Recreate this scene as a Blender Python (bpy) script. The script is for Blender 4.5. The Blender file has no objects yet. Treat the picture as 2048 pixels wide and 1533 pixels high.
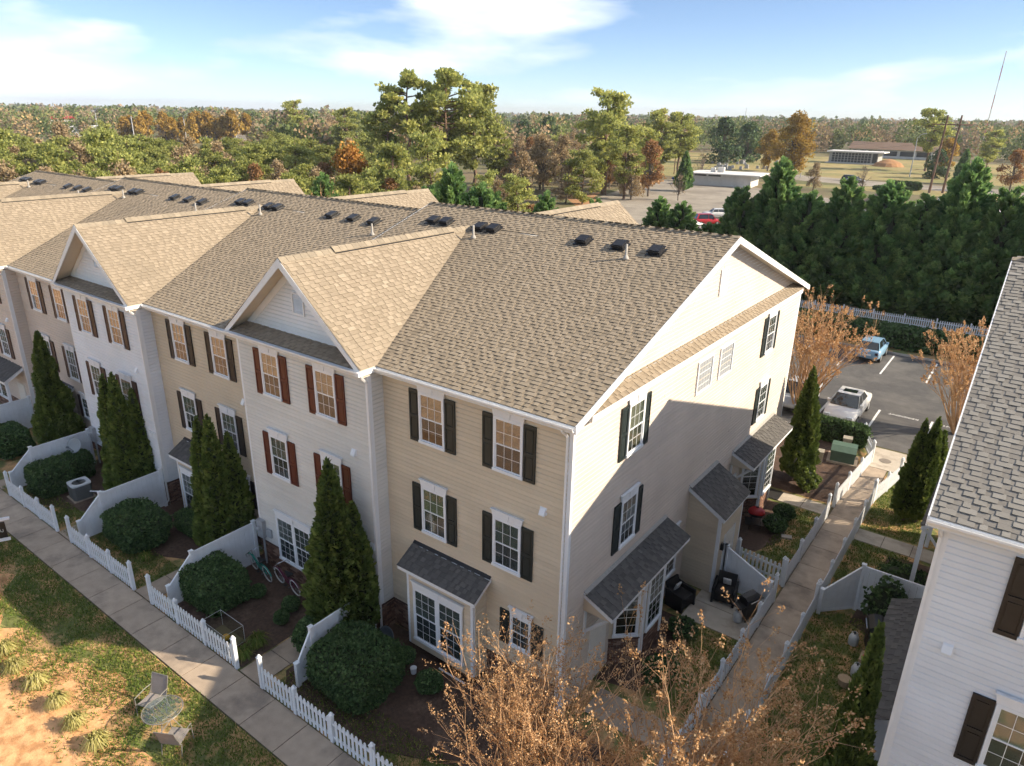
import bpy, math, random
import numpy as np
from mathutils import Vector, Matrix
R = math.radians
random.seed(7)
sc = bpy.context.scene
col = sc.collection

# ------------------------------------------------------------------ camera
CAM = Vector((8.014, -13.37, 16.023))
def cam_setup():
    yaw, pit, rol = R(126.446), R(20.783), R(0.946)
    fw = Vector((math.cos(yaw)*math.cos(pit), math.sin(yaw)*math.cos(pit), -math.sin(pit)))
    r0 = Vector((math.sin(yaw), -math.cos(yaw), 0)); u0 = r0.cross(fw)
    r = r0*math.cos(rol)+u0*math.sin(rol); u = u0*math.cos(rol)-r0*math.sin(rol)
    cd = bpy.data.cameras.new('camera'); co = bpy.data.objects.new('camera', cd); col.objects.link(co)
    m = Matrix((( r.x, u.x, -fw.x, CAM.x), (r.y, u.y, -fw.y, CAM.y), (r.z, u.z, -fw.z, CAM.z), (0, 0, 0, 1)))
    co.matrix_world = m
    cd.sensor_width = 36.0; cd.lens = 1420.5/2048*36; cd.clip_start = .1; cd.clip_end = 40000
    sc.camera = co
cam_setup()

# ------------------------------------------------------------------ sky, sun, exposure
SUN = Vector((1.575, .763, 1.0)).normalized()
world = bpy.data.worlds.new('World'); sc.world = world; world.use_nodes = True
def world_setup():
    nt = world.node_tree; N = nt.nodes; L = nt.links
    bg = N['Background']; bg.inputs['Strength'].default_value = .040
    sky = N.new('ShaderNodeTexSky'); sky.sky_type = 'NISHITA'; sky.sun_disc = False
    sky.sun_elevation = math.asin(SUN.z); sky.sun_rotation = math.atan2(SUN.x, SUN.y)
    sky.air_density = .55; sky.dust_density = .2; sky.ozone_density = 1.7
    tc = N.new('ShaderNodeTexCoord')
    # banks of cumulus: noise over the sky directions, flattened vertically
    mp = N.new('ShaderNodeMapping'); mp.inputs['Scale'].default_value = (1.0, 1.0, 4.2); mp.inputs['Location'].default_value = CLOUD_OFF
    L.new(tc.outputs['Generated'], mp.inputs['Vector']); off = mp
    n1 = N.new('ShaderNodeTexNoise'); n1.inputs['Scale'].default_value = 2.1; n1.inputs['Detail'].default_value = 10
    n1.inputs['Roughness'].default_value = .5; n1.inputs['Distortion'].default_value = .15
    L.new(off.outputs[0], n1.inputs['Vector'])
    rp = N.new('ShaderNodeValToRGB'); rp.color_ramp.elements[0].position = .475; rp.color_ramp.elements[1].position = .575
    L.new(n1.outputs['Fac'], rp.inputs[0])
    # soft grey bellies: a second, finer noise
    n2 = N.new('ShaderNodeTexNoise'); n2.inputs['Scale'].default_value = 5.5; n2.inputs['Detail'].default_value = 5
    L.new(off.outputs[0], n2.inputs['Vector'])
    cr = N.new('ShaderNodeValToRGB'); cr.color_ramp.elements[0].position = .35; cr.color_ramp.elements[1].position = .62
    cr.color_ramp.elements[0].color = (5.3, 5.8, 6.7, 1); cr.color_ramp.elements[1].color = (7.4, 7.8, 8.3, 1)
    L.new(n2.outputs['Fac'], cr.inputs[0])
    mf = N.new('ShaderNodeMath'); mf.operation = 'MULTIPLY'; mf.inputs[1].default_value = .85
    L.new(rp.outputs[0], mf.inputs[0])
    mix = N.new('ShaderNodeMixRGB'); L.new(mf.outputs[0], mix.inputs[0])
    L.new(sky.outputs[0], mix.inputs[1]); L.new(cr.outputs[0], mix.inputs[2])
    L.new(mix.outputs[0], bg.inputs['Color'])
CLOUD_OFF = (-13.9753, 5.3944, 3.6805)
world_setup()
sun = bpy.data.lights.new('sun', 'SUN'); sun.energy = 2.0; sun.angle = R(.5); sun.color = (1.0, .86, .67)
so = bpy.data.objects.new('sun', sun); col.objects.link(so)
so.rotation_euler = (-SUN).to_track_quat('-Z', 'Y').to_euler(); so.location = (40, 20, 40)
sc.view_settings.view_transform = 'Standard'; sc.view_settings.look = 'None'
sc.view_settings.exposure = 2.22; sc.view_settings.gamma = 1; sc.view_settings.use_curve_mapping = False

cy = sc.cycles
cy.max_bounces = 4; cy.diffuse_bounces = 2; cy.glossy_bounces = 2; cy.transmission_bounces = 2; cy.transparent_max_bounces = 8; cy.volume_bounces = 0
cy.use_adaptive_sampling = True; cy.adaptive_threshold = .03; cy.sample_clamp_indirect = 6

# ------------------------------------------------------------------ materials
MATS = {}
def pm(name, c, rough=.6, var=.12, scale=6, bump=0, bscale=60, metal=0, orand=0, spec=.4, ramp=None, trans=0, blotch=None, alpha=None):
    """procedural material: colour with noise variation, optional 'tone' ramp, per-object variation, bump, translucency"""
    m = bpy.data.materials.new(name); m.use_nodes = True; MATS[name] = m
    nt = m.node_tree; N = nt.nodes; L = nt.links
    b = N['Principled BSDF']; b.inputs['Roughness'].default_value = rough; b.inputs['Metallic'].default_value = metal
    b.inputs['Specular IOR Level'].default_value = spec
    tc = N.new('ShaderNodeTexCoord')
    if ramp:
        at = N.new('ShaderNodeAttribute'); at.attribute_name = 'tone'
        rp = N.new('ShaderNodeValToRGB'); els = rp.color_ramp.elements
        while len(els) < len(ramp): els.new(.5)
        for i, (p, cc) in enumerate(ramp): els[i].position = p; els[i].color = (*cc, 1)
        L.new(at.outputs['Fac'], rp.inputs[0]); src = rp.outputs[0]
    else:
        rgb = N.new('ShaderNodeRGB'); rgb.outputs[0].default_value = (*c, 1); src = rgb.outputs[0]
    geo = N.new('ShaderNodeNewGeometry')
    if blotch:
        bc, bs, lo, hi = blotch
        nb = N.new('ShaderNodeTexNoise'); nb.inputs['Scale'].default_value = bs; nb.inputs['Detail'].default_value = 6
        nb.inputs['Roughness'].default_value = .62
        L.new(geo.outputs['Position'], nb.inputs['Vector'])
        br = N.new('ShaderNodeMapRange'); br.inputs[1].default_value = lo; br.inputs[2].default_value = hi
        L.new(nb.outputs['Fac'], br.inputs[0])
        bm_ = N.new('ShaderNodeMixRGB'); bm_.inputs[2].default_value = (*bc, 1)
        L.new(br.outputs[0], bm_.inputs[0]); L.new(src, bm_.inputs[1]); src = bm_.outputs[0]
    if var or orand:
        hsv = N.new('ShaderNodeHueSaturation'); L.new(src, hsv.inputs['Color'])
        val = None
        if var:
            n = N.new('ShaderNodeTexNoise'); n.inputs['Scale'].default_value = scale; n.inputs['Detail'].default_value = 5
            L.new(geo.outputs['Position'], n.inputs['Vector'])
            mr = N.new('ShaderNodeMapRange'); mr.inputs[1].default_value = .25; mr.inputs[2].default_value = .75
            mr.inputs[3].default_value = 1-var; mr.inputs[4].default_value = 1+var
            L.new(n.outputs['Fac'], mr.inputs[0]); val = mr.outputs[0]
        if orand:
            oi = N.new('ShaderNodeObjectInfo')
            mo = N.new('ShaderNodeMapRange'); mo.inputs[3].default_value = 1-orand; mo.inputs[4].default_value = 1+orand
            L.new(oi.outputs['Random'], mo.inputs[0])
            if val is None: val = mo.outputs[0]
            else:
                mm = N.new('ShaderNodeMath'); mm.operation = 'MULTIPLY'; L.new(val, mm.inputs[0]); L.new(mo.outputs[0], mm.inputs[1]); val = mm.outputs[0]
        L.new(val, hsv.inputs['Value']); src = hsv.outputs[0]
    L.new(src, b.inputs['Base Color'])
    if bump:
        n = N.new('ShaderNodeTexNoise'); n.inputs['Scale'].default_value = bscale; n.inputs['Detail'].default_value = 4
        L.new(geo.outputs['Position'], n.inputs['Vector'])
        bp = N.new('ShaderNodeBump'); bp.inputs['Strength'].default_value = bump; bp.inputs['Distance'].default_value = .02
        L.new(n.outputs['Fac'], bp.inputs['Height']); L.new(bp.outputs[0], b.inputs['Normal'])
    if trans:
        tr = N.new('ShaderNodeBsdfTranslucent'); L.new(src, tr.inputs['Color'])
        mx = N.new('ShaderNodeMixShader'); mx.inputs[0].default_value = trans
        L.new(b.outputs[0], mx.inputs[1]); L.new(tr.outputs[0], mx.inputs[2])
        L.new(mx.outputs[0], N['Material Output'].inputs['Surface'])
    return m
def glass(name, tint, refl_rough=.02, base=.06, k=1.0):
    m = bpy.data.materials.new(name); m.use_nodes = True; MATS[name] = m
    nt = m.node_tree; N = nt.nodes; L = nt.links
    for n in list(N):
        if n.type != 'OUTPUT_MATERIAL': N.remove(n)
    lw_ = N.new('ShaderNodeLayerWeight'); lw_.inputs['Blend'].default_value = .5
    fr = N.new('ShaderNodeMath'); fr.operation = 'POWER'; fr.inputs[1].default_value = 4.0; L.new(lw_.outputs['Facing'], fr.inputs[0])
    ad = N.new('ShaderNodeMath'); ad.operation = 'ADD'; ad.inputs[1].default_value = base; L.new(fr.outputs[0], ad.inputs[0])
    t = N.new('ShaderNodeBsdfTransparent'); t.inputs[0].default_value = (*tint, 1)
    g = N.new('ShaderNodeBsdfGlossy'); g.inputs['Roughness'].default_value = refl_rough
    sc_ = N.new('ShaderNodeMath'); sc_.operation = 'MULTIPLY'; sc_.inputs[1].default_value = k; L.new(ad.outputs[0], sc_.inputs[0]); ad = sc_
    mx = N.new('ShaderNodeMixShader'); L.new(ad.outputs[0], mx.inputs[0]); L.new(t.outputs[0], mx.inputs[1]); L.new(g.outputs[0], mx.inputs[2])
    L.new(mx.outputs[0], N['Material Output'].inputs['Surface'])
    return m
def stripes(name, c1, c2, freq, axis='Z'):
    m = bpy.data.materials.new(name); m.use_nodes = True; MATS[name] = m
    nt = m.node_tree; N = nt.nodes; L = nt.links; b = N['Principled BSDF']; b.inputs['Roughness'].default_value = .6
    tc = N.new('ShaderNodeTexCoord'); w = N.new('ShaderNodeTexWave'); w.bands_direction = axis
    w.inputs['Scale'].default_value = freq; w.inputs['Distortion'].default_value = .15; w.inputs['Detail'].default_value = 1
    L.new(tc.outputs['Object'], w.inputs['Vector'])
    rp = N.new('ShaderNodeValToRGB'); rp.color_ramp.elements[0].color = (*c1, 1); rp.color_ramp.elements[1].color = (*c2, 1)
    L.new(w.outputs['Fac'], rp.inputs[0]); L.new(rp.outputs[0], b.inputs['Base Color'])
    return m
# building
pm('siding_tan', (.61, .51, .375), .55, .09, .7, orand=.045)
pm('siding_beige', (.60, .515, .435), .55, .09, .7, orand=.035)
pm('siding_cream', (.645, .63, .585), .55, .09, .7, orand=.035)
pm('siding_white', (.71, .735, .765), .5, .09, .7, orand=.025)
pm('trim', (.76, .77, .78), .45, .04, 4)
pm('vinyl', (.77, .79, .81), .38, .05, 5)
pm('soffit', (.62, .55, .45), .6, .04)
pm('gutter', (.78, .78, .77), .35, .05, 4)
pm('shutter_green', (.018, .026, .026), .42, .2, 5)
pm('shutter_maroon', (.095, .020, .012), .42, .2, 5)
pm('shutter_black', (.018, .017, .018), .42, .2, 5)
pm('shutter_brown', (.050, .025, .020), .42, .2, 5)
pm('unlit_interior', (.03, .03, .032), .9, 0)  # near-black colour stands in for the unlit room behind a window
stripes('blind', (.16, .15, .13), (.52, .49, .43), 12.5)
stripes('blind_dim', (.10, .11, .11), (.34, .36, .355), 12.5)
pm('curtain', (.34, .31, .26), .8, .1, 5)
glass('pane_glass', (.80, .84, .83), .015, .13)
glass('screen_glass', (.62, .65, .66), .05, .06)
pm('shingle', (.3, .25, .2), .9, .08, 30, spec=.15, ramp=[(0, (0.146, 0.118, 0.085)), (.3, (0.240, 0.196, 0.143)), (.55, (0.315, 0.259, 0.191)), (.8, (0.362, 0.301, 0.226)), (1, (0.414, 0.352, 0.273))], blotch=((.235, .195, .145), .25, .55, .75))
pm('shingle_grey', (.2, .2, .2), .9, .08, 30, spec=.15, ramp=[(0, (.050, .048, .047)), (.3, (.088, .084, .080)), (.55, (.125, .118, .110)), (.8, (.165, .155, .144)), (1, (.21, .198, .182))])
pm('shingle_pale', (.2, .2, .2), .9, .08, 30, spec=.15, ramp=[(0, (.13, .122, .11)), (.3, (.20, .185, .165)), (.55, (.255, .24, .215)), (.8, (.30, .285, .26)), (1, (.36, .34, .31))])
pm('cap_shingle', (.27, .225, .165), .9, .15, 8, orand=.15)
pm('vent_black', (.022, .022, .024), .35, .1, 8)
pm('pipe_grey', (.33, .31, .28), .6, .15, 12)
pm('dark_metal', (.016, .016, .017), .4, .1)
pm('brick', (.2, .1, .07), .85, .12, 20, bump=.3, ramp=[(0, (.070, .036, .026)), (.4, (.155, .078, .052)), (.7, (.225, .125, .085)), (1, (.31, .20, .145))])
pm('mortar', (.36, .33, .28), .95, .15, 20)
pm('meter_grey', (.36, .37, .38), .45, .08)
pm('door_white', (.70, .67, .61), .45, .04)
pm('grid_glass', (.34, .36, .38), .25, .06, 12)
pm('letter_dark', (.05, .05, .05), .6, 0)
# ground
pm('earth', (.16, .12, .065), .95, .25, .05, bump=.2, bscale=4, blotch=((.11, .115, .04), .03, .42, .58))
pm('mulch', (.085, .052, .036), .95, .35, 9, bump=.8, bscale=45, blotch=((.13, .085, .06), 1.2, .5, .62))
pm('turf', (.15, .165, .050), .95, .3, 3, bump=.6, bscale=60, blotch=((.50, .30, .14), 1.1, .47, .58))
pm('clay', (.72, .40, .19), .95, .25, 3.5, bump=.8, bscale=18, blotch=((.46, .235, .10), 2.2, .46, .6))
pm('concrete', (.40, .315, .235), .85, .12, 3.0, bump=.25, bscale=90, orand=.09, blotch=((.25, .20, .155), .7, .50, .64))
pm('concrete_pale', (.44, .385, .31), .85, .10, 3.0, bump=.25, bscale=90, orand=.06, blotch=((.30, .25, .2), .8, .52, .68))
pm('joint_dark', (.075, .06, .045), .95, .2)
pm('asphalt', (.085, .082, .080), .9, .15, 2, bump=.4, bscale=120, blotch=((.125, .118, .11), .35, .45, .62))
pm('asphalt_old', (.30, .265, .215), .9, .12, .6, bump=.2, bscale=30, blotch=((.22, .19, .155), .12, .45, .6))
pm('paint_white', (.70, .69, .66), .7, .2, 8)
pm('kerb', (.40, .37, .32), .85, .1, 4)

# ------------------------------------------------------------------ mesh builder
class MB:
    def __init__(s): s.v = []; s.f = []; s.t = []
    def face(s, pts, t=0.0):
        n = len(s.v); s.v += [tuple(p) for p in pts]; s.f.append(tuple(range(n, n+len(pts)))); s.t.append(t); return s
    def box(s, x0, y0, z0, x1, y1, z1, t=0.0):
        n = len(s.v)
        s.v += [(x0, y0, z0), (x1, y0, z0), (x1, y1, z0), (x0, y1, z0), (x0, y0, z1), (x1, y0, z1), (x1, y1, z1), (x0, y1, z1)]
        s.f += [(n, n+3, n+2, n+1), (n+4, n+5, n+6, n+7), (n, n+1, n+5, n+4), (n+1, n+2, n+6, n+5), (n+2, n+3, n+7, n+6), (n+3, n, n+4, n+7)]
        s.t += [t]*6; return s
    def prism(s, poly, d, t=0.0):
        """extrude a planar polygon (list of 3D points) along vector d"""
        n = len(s.v); k = len(poly); d = Vector(d)
        s.v += [tuple(p) for p in poly]+[tuple(Vector(p)+d) for p in poly]
        s.f.append(tuple(range(n+k-1, n-1, -1))); s.f.append(tuple(range(n+k, n+2*k)))
        for i in range(k):
            j = (i+1) % k; s.f.append((n+i, n+j, n+k+j, n+k+i))
        s.t += [t]*(k+2); return s
    def tube(s, pts, rad, n=6, cap=True, t=0.0):
        pts = [Vector(p) for p in pts]; k0 = len(s.v)
        if not hasattr(rad, '__len__'): rad = [rad]*len(pts)
        for i, p in enumerate(pts):
            d = (pts[min(i+1, len(pts)-1)]-pts[max(i-1, 0)]); d.normalize()
            a = d.orthogonal() if abs(d.z) > .95 else d.cross(Vector((0, 0, 1)))
            a.normalize(); b = d.cross(a)
            for j in range(n):
                th = 2*math.pi*j/n; s.v.append(tuple(p+(a*math.cos(th)+b*math.sin(th))*rad[i]))
        for i in range(len(pts)-1):
            for j in range(n):
                q = (j+1) % n; s.f.append((k0+i*n+j, k0+i*n+q, k0+(i+1)*n+q, k0+(i+1)*n+j)); s.t.append(t)
        if cap:
            s.f.append(tuple(k0+j for j in range(n-1, -1, -1))); s.f.append(tuple(k0+(len(pts)-1)*n+j for j in range(n))); s.t += [t, t]
        return s
    def lathe(s, prof, cx, cy, n=12, t=0.0, z0=0.0, sx=1, sy=1):
        k0 = len(s.v)
        for r, z in prof:
            for j in range(n):
                th = 2*math.pi*j/n; s.v.append((cx+r*sx*math.cos(th), cy+r*sy*math.sin(th), z0+z))
        for i in range(len(prof)-1):
            for j in range(n):
                q = (j+1) % n; s.f.append((k0+i*n+j, k0+i*n+q, k0+(i+1)*n+q, k0+(i+1)*n+j)); s.t.append(t)
        s.f.append(tuple(k0+j for j in range(n-1, -1, -1))); s.f.append(tuple(k0+(len(prof)-1)*n+j for j in range(n))); s.t += [t, t]
        return s
    def mesh(s, name, mat, smooth=False):
        me = bpy.data.meshes.new(name); me.from_pydata(s.v, [], s.f)
        if mat: me.materials.append(MATS[mat])
        if any(s.t):
            a = me.attributes.new('tone', 'FLOAT', 'FACE'); a.data.foreach_set('value', s.t)
        if smooth: me.polygons.foreach_set('use_smooth', [True]*len(me.polygons))
        me.update(); return me
    def build(s, name, mat, parent=None, loc=None, rz=0, smooth=False, kind=None):
        return place(s.mesh(name, mat, smooth), name, parent, loc, rz, kind)
def place(me, name, parent=None, loc=None, rz=0, kind=None, mw=None):
    o = bpy.data.objects.new(name, me); col.objects.link(o)
    if parent: o.parent = parent
    if mw is not None: o.matrix_local = mw
    else:
        if loc is not None: o.location = loc
        if rz: o.rotation_euler = (0, 0, rz)
    if kind: o['kind'] = kind
    return o
def thing(name, label, cat, loc=(0, 0, 0), rz=0, group=None):
    o = bpy.data.objects.new(name, None); col.objects.link(o); o.location = loc; o.rotation_euler = (0, 0, rz)
    o.empty_display_size = .2
    return tag(o, label, cat, group)
def tag(o, label, cat, group=None):
    o['label'] = label; o['category'] = cat
    if group: o['group'] = group
    return o
def copy_tree(o, parent=None):
    c = o.copy(); col.objects.link(c); c.parent = parent
    for ch in o.children: copy_tree(ch, c)
    return c
def soup(name, quads, tones, mat, parent=None, loc=None, kind=None, obj=True, rz=0):
    """quads: (n,4,3) array -> one mesh of loose quads, 'tone' per face"""
    q = np.asarray(quads, dtype=np.float32); n = len(q)
    me = bpy.data.meshes.new(name)
    me.vertices.add(n*4); me.vertices.foreach_set('co', q.reshape(-1))
    me.loops.add(n*4); me.loops.foreach_set('vertex_index', np.arange(n*4, dtype=np.int32))
    me.polygons.add(n); me.polygons.foreach_set('loop_start', np.arange(0, n*4, 4, dtype=np.int32))
    a = me.attributes.new('tone', 'FLOAT', 'FACE'); a.data.foreach_set('value', np.asarray(tones, dtype=np.float32))
    me.materials.append(MATS[mat]); me.update(calc_edges=True)
    if not obj: return me
    return place(me, name, parent, loc, rz, kind)

# ------------------------------------------------------------------ building kit
HE, RZ, DEP, OV = 9.215, 12.448, 18.57, .312       # eave height, ridge height, depth, eave overhang
SL = (RZ-HE)/(DEP/2+OV)
CO = .135                                           # siding exposure
_mc = {}
def board_mesh(mat, xb0, xb1, xt0, xt1, h, jo=None):
    key = (mat, round(xb0, 3), round(xb1, 3), round(xt0, 3), round(xt1, 3), h, jo)
    if key in _mc: return _mc[key]
    mb = MB()
    segs = [(0., 1., 0.)] if jo is None else [(0., jo, 0.), (jo, 1., .005)]
    for a, b, ex in segs:
        p = [xb0+(xb1-xb0)*a, xb0+(xb1-xb0)*b, xt0+(xt1-xt0)*a, xt0+(xt1-xt0)*b]
        yb, yt = -.036-ex, -.003-ex; k = .74; m = [p[0]+(p[2]-p[0])*k, p[1]+(p[3]-p[1])*k]; ym = yb+.004
        mb.face([(p[0], yb, 0), (p[1], yb, 0), (m[1], ym, h*k), (m[0], ym, h*k)])
        mb.face([(m[0], ym, h*k), (m[1], ym, h*k), (p[3], yt, h+.002), (p[2], yt, h+.002)])
        mb.face([(p[0], yb, 0), (p[0], .0, 0), (p[1], .0, 0), (p[1], yb, 0)])
        mb.face([(p[0], yb, 0), (m[0], ym, h*k), (p[2], yt, h+.002), (p[2], .0, h+.002), (p[0], .0, 0)])
        mb.face([(p[1], yb, 0), (p[1], 0, 0), (p[3], 0, h+.002), (p[3], yt, h+.002), (m[1], ym, h*k)])
    me = mb.mesh('board', mat); _mc[key] = me; return me
def siding(T, mat, org, rz, L, z0, z1, each=True, rng=random, clip=None):
    """lapped boards from z0 to z1; org = left end seen from outside; clip(z) -> (x0, x1) for gables"""
    n = int(round((z1-z0)/CO)); h = (z1-z0)/n
    c, s = math.cos(rz), math.sin(rz); allb = MB()
    for i in range(n):
        z = z0+i*h
        if clip:
            a, b = clip(z); a2, b2 = clip(z+h)
            if b-a < .12: break
            a2 = min(a2, (a2+b2)/2); b2 = max(b2, a2)
        else: a = a2 = 0; b = b2 = L
        jo = None
        if (b-a) > 2.5 and rng.random() < .75: jo = rng.choice([.14, .27, .38, .5, .61, .73, .86])
        if each:
            place(board_mesh(mat, a, b, a2, b2, h, jo), 'board', T, (org[0], org[1], org[2]+z), rz)
        else:
            me = board_mesh(mat, a, b, a2, b2, h, jo); n0 = len(allb.v)
            for v in me.vertices:
                allb.v.append((org[0]+v.co.x*c-v.co.y*s, org[1]+v.co.x*s+v.co.y*c, org[2]+z+v.co.z))
            for p in me.polygons: allb.f.append(tuple(n0+k for k in p.vertices)); allb.t.append(0)
    if not each: allb.build('siding', mat, T, kind='stuff')

TAB = [.12, .16, .2, .26]
def shingles(T, mat, O, U, V, vmax, iv, near=0, ex=.143, seed=1, stuff='shingles'):
    """lapped asphalt shingle courses on the plane O + u U + v V; iv(v) -> list of (u0, u1)"""
    rg = random.Random(seed); O = Vector(O); U = Vector(U).normalized(); V = Vector(V).normalized(); Nn = U.cross(V)
    if Nn.z < 0: Nn = -Nn
    mb = MB(); n = int(vmax/ex); cnt = 0
    P = lambda u, v, l: O+U*u+V*v+Nn*l
    M = Matrix((U, V, Nn)).transposed().to_4x4()
    for i in range(n+1):
        v0 = i*ex; v1 = min(v0+ex*1.15, vmax)
        if v1-v0 < .02: break
        A = iv(v0); B = iv(min(v0+ex, vmax))
        for k, (a0, a1) in enumerate(A):
            if k < len(B): b0, b1 = B[k]
            else: b0 = b1 = (a0+a1)/2
            if a1-a0 < .05: continue
            t = rg.uniform(.32, .38)
            # course sheet, broken every few metres for tone
            u = a0
            while u < a1-1e-6:
                w = min(rg.uniform(.7, 1.3), a1-u)
                if a1-u-w < .3: w = a1-u
                f0 = (u-a0)/(a1-a0); f1 = (u+w-a0)/(a1-a0); tt = min(1, max(.02, t+rg.uniform(-.06, .06)))
                p0, p1 = P(u, v0, .014), P(u+w, v0, .014); q0 = P(b0+(b1-b0)*f0, v1, .003); q1 = P(b0+(b1-b0)*f1, v1, .003)
                mb.face([p0, p1, q1, q0], tt); mb.face([P(u, v0, 0), P(u+w, v0, 0), p1, p0], max(.02, tt-.2)); u += w  # butt edge toned darker, painting a shade line along the course
            lo, hi = max(a0, b0), min(a1, b1)
            u = lo+rg.uniform(0, .2)
            while u < hi-.15:
                w = rg.choice(TAB); w = min(w, hi-u)
                r_ = rg.random(); tt = rg.uniform(.45, .60) if r_ < .8 else (rg.uniform(.36, .44) if r_ < .95 else rg.uniform(.62, .75))
                if cnt < near and w in TAB:
                    tq = round(tt*8)/8; key = ('tab', mat, w, tq, ex)
                    if key not in _mc:
                        tb = MB()
                        tb.face([(0, 0, .028), (w, 0, .028), (w, ex+.02, .011), (0, ex+.02, .011)], tq)
                        tb.face([(0, 0, .0145), (w, 0, .0145), (w, 0, .026), (0, 0, .026)], max(.02, tq-.3))  # tab butt painted darker than its top as a shade line
                        tb.face([(0, 0, .0145), (0, 0, .026), (0, ex, .011), (0, ex, .004)], tq); tb.face([(w, 0, .0145), (w, ex, .004), (w, ex, .011), (w, 0, .026)], tq)
                        _mc[key] = tb.mesh('shingle', mat)
                    mw = M.copy(); mw.translation = P(u, v0-.004, 0)
                    place(_mc[key], 'shingle', T, mw=mw); cnt += 1
                else:
                    v_0 = v0-.004
                    a_, b_, c_, d_ = P(u, v_0, .026), P(u+w, v_0, .026), P(u+w, v0+ex, .012), P(u, v0+ex, .012)
                    mb.face([a_, b_, c_, d_], tt); mb.face([P(u, v_0, .0145), P(u+w, v_0, .0145), b_, a_], max(.02, tt-.3))  # same painted shade on the butts of the joined tabs
                    mb.face([P(u, v_0, .0145), a_, d_, P(u, v0+ex, .004)], tt); mb.face([P(u+w, v_0, .0145), P(u+w, v0+ex, .004), c_, b_], tt)
                u += w+rg.choice([.07, .11, .15, .21])
    return mb.build(stuff, mat, T, kind='stuff')
def caps(T, mat, a, b, wid, pitch, each=.26, lift=.03):
    """overlapping ridge cap shingles from a to b, one piece each"""
    a = Vector(a); b = Vector(b); d = (b-a); L = d.length; d.normalize(); side = d.cross(Vector((0, 0, 1))).normalized()
    n = max(1, int(L/each)); st = L/n; key = ('cap', mat, round(wid, 3), round(pitch, 3), round(st, 3))
    if key not in _mc:
        mb = MB(); dr = wid*pitch; e = st+.03
        mb.face([(0, 0, .016), (0, wid, .016-dr), (e, wid, .003-dr), (e, 0, .003)]); mb.face([(0, -wid, .016-dr), (0, 0, .016), (e, 0, .003), (e, -wid, .003-dr)])
        mb.face([(0, 0, .016), (0, 0, -.004), (0, wid, -.004-dr), (0, wid, .016-dr)]); mb.face([(0, 0, .016), (0, -wid, .016-dr), (0, -wid, -.004-dr), (0, 0, -.004)])
        mb.face([(0, wid, .016-dr), (0, wid, -.02-dr), (e, wid, -.02-dr), (e, wid, .003-dr)]); mb.face([(0, -wid, .016-dr), (e, -wid, .003-dr), (e, -wid, -.02-dr), (0, -wid, -.02-dr)])
        _mc[key] = mb.mesh('ridge_cap', mat)
    M = Matrix((d, side, side.cross(d)*-1 if side.cross(d).z < 0 else side.cross(d))).transposed().to_4x4()
    for i in range(n):
        m = M.copy(); m.translation = a+d*(i*st)+Vector((0, 0, lift)); place(_mc[key], 'ridge_cap', T, mw=m)

# ---- windows
def win_meshes(w, h, cols, rows, dbl, head, each):
    key = ('win', w, h, cols, rows, dbl, head, each)
    if key in _mc: return _mc[key]
    fr = .055; mb = MB()      # outer frame, outward is -Y
    mb.box(-w/2, -.055, 0, -w/2+fr, .0, h); mb.box(w/2-fr, -.055, 0, w/2, .0, h)
    mb.box(-w/2+fr, -.055, h-fr, w/2-fr, .0, h); mb.box(-w/2-.02, -.075, -.03, w/2+.02, .0, fr*.9)
    if dbl: mb.box(-.055, -.053, fr, .055, .0, h-fr)
    frame = mb.mesh('window', 'vinyl'); hd = None
    if head:
        mb = MB(); e = .05; hh = .20
        mb.prism([(-w/2-.01, -.05, h+.002), (w/2+.01, -.05, h+.002), (w/2+e, -.05, h+hh), (-w/2-e, -.05, h+hh)], (0, .045, 0))
        mb.box(-w/2-e-.02, -.085, h+hh, w/2+e+.02, 0, h+hh+.03)
        mb.prism([(-.055, -.075, h+.003), (.055, -.075, h+.003), (.085, -.075, h+hh-.002), (-.085, -.075, h+hh-.002)], (0, .024, 0))
        hd = mb.mesh('window_head', 'trim')
    sash = []; bays = [(-w/2+fr, -.055), (.055, w/2-fr)] if dbl else [(-w/2+fr, w/2-fr)]
    z0, z1 = fr*.9, h-fr; zm = (z0+z1)/2; panes = []
    for (a, b) in bays:
        for lo in (0, 1):
            y = -.026 if lo else -.044
            za, zb = (z0, zm+.02) if lo else (zm-.02, z1); st = .034
            mb = MB(); mb.box(a, y, za, a+st, y+.02, zb); mb.box(b-st, y, za, b, y+.02, zb)
            mb.box(a+st, y, zb-st, b-st, y+.02, zb); mb.box(a+st, y, za, b-st, y+.02, za+st)
            ia, ib, ja, jb = a+st, b-st, za+st, zb-st; mu = .0055
            for i in range(1, cols): xx = ia+(ib-ia)*i/cols; mb.box(xx-mu, y+.002, ja, xx+mu, y+.014, jb)
            for j in range(1, rows): zz = ja+(jb-ja)*j/rows; mb.box(ia, y+.003, zz-mu, ib, y+.013, zz+mu)
            sash.append((mb.mesh('sash', 'vinyl')))
            if each:
                pw, ph = (ib-ia)/cols, (jb-ja)/rows
                pmesh = MB().box(-pw/2+mu*.5, 0, -ph/2+mu*.5, pw/2-mu*.5, .004, ph/2-mu*.5).mesh('pane', 'screen_glass' if lo else 'pane_glass')
                for i in range(cols):
                    for j in range(rows): panes.append((pmesh, (ia+(i+.5)*pw, y+.006, ja+(j+.5)*ph)))
            else:
                pmesh = MB().box(ia, 0, ja, ib, .004, jb).mesh('pane', 'screen_glass' if lo else 'pane_glass'); panes.append((pmesh, (0, y+.006, 0)))
    bl = []
    for (a, b) in bays: bl.append((a, b, z0, z1))
    _mc[key] = (frame, hd, sash, panes, bl); return _mc[key]
_bm = {}
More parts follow.
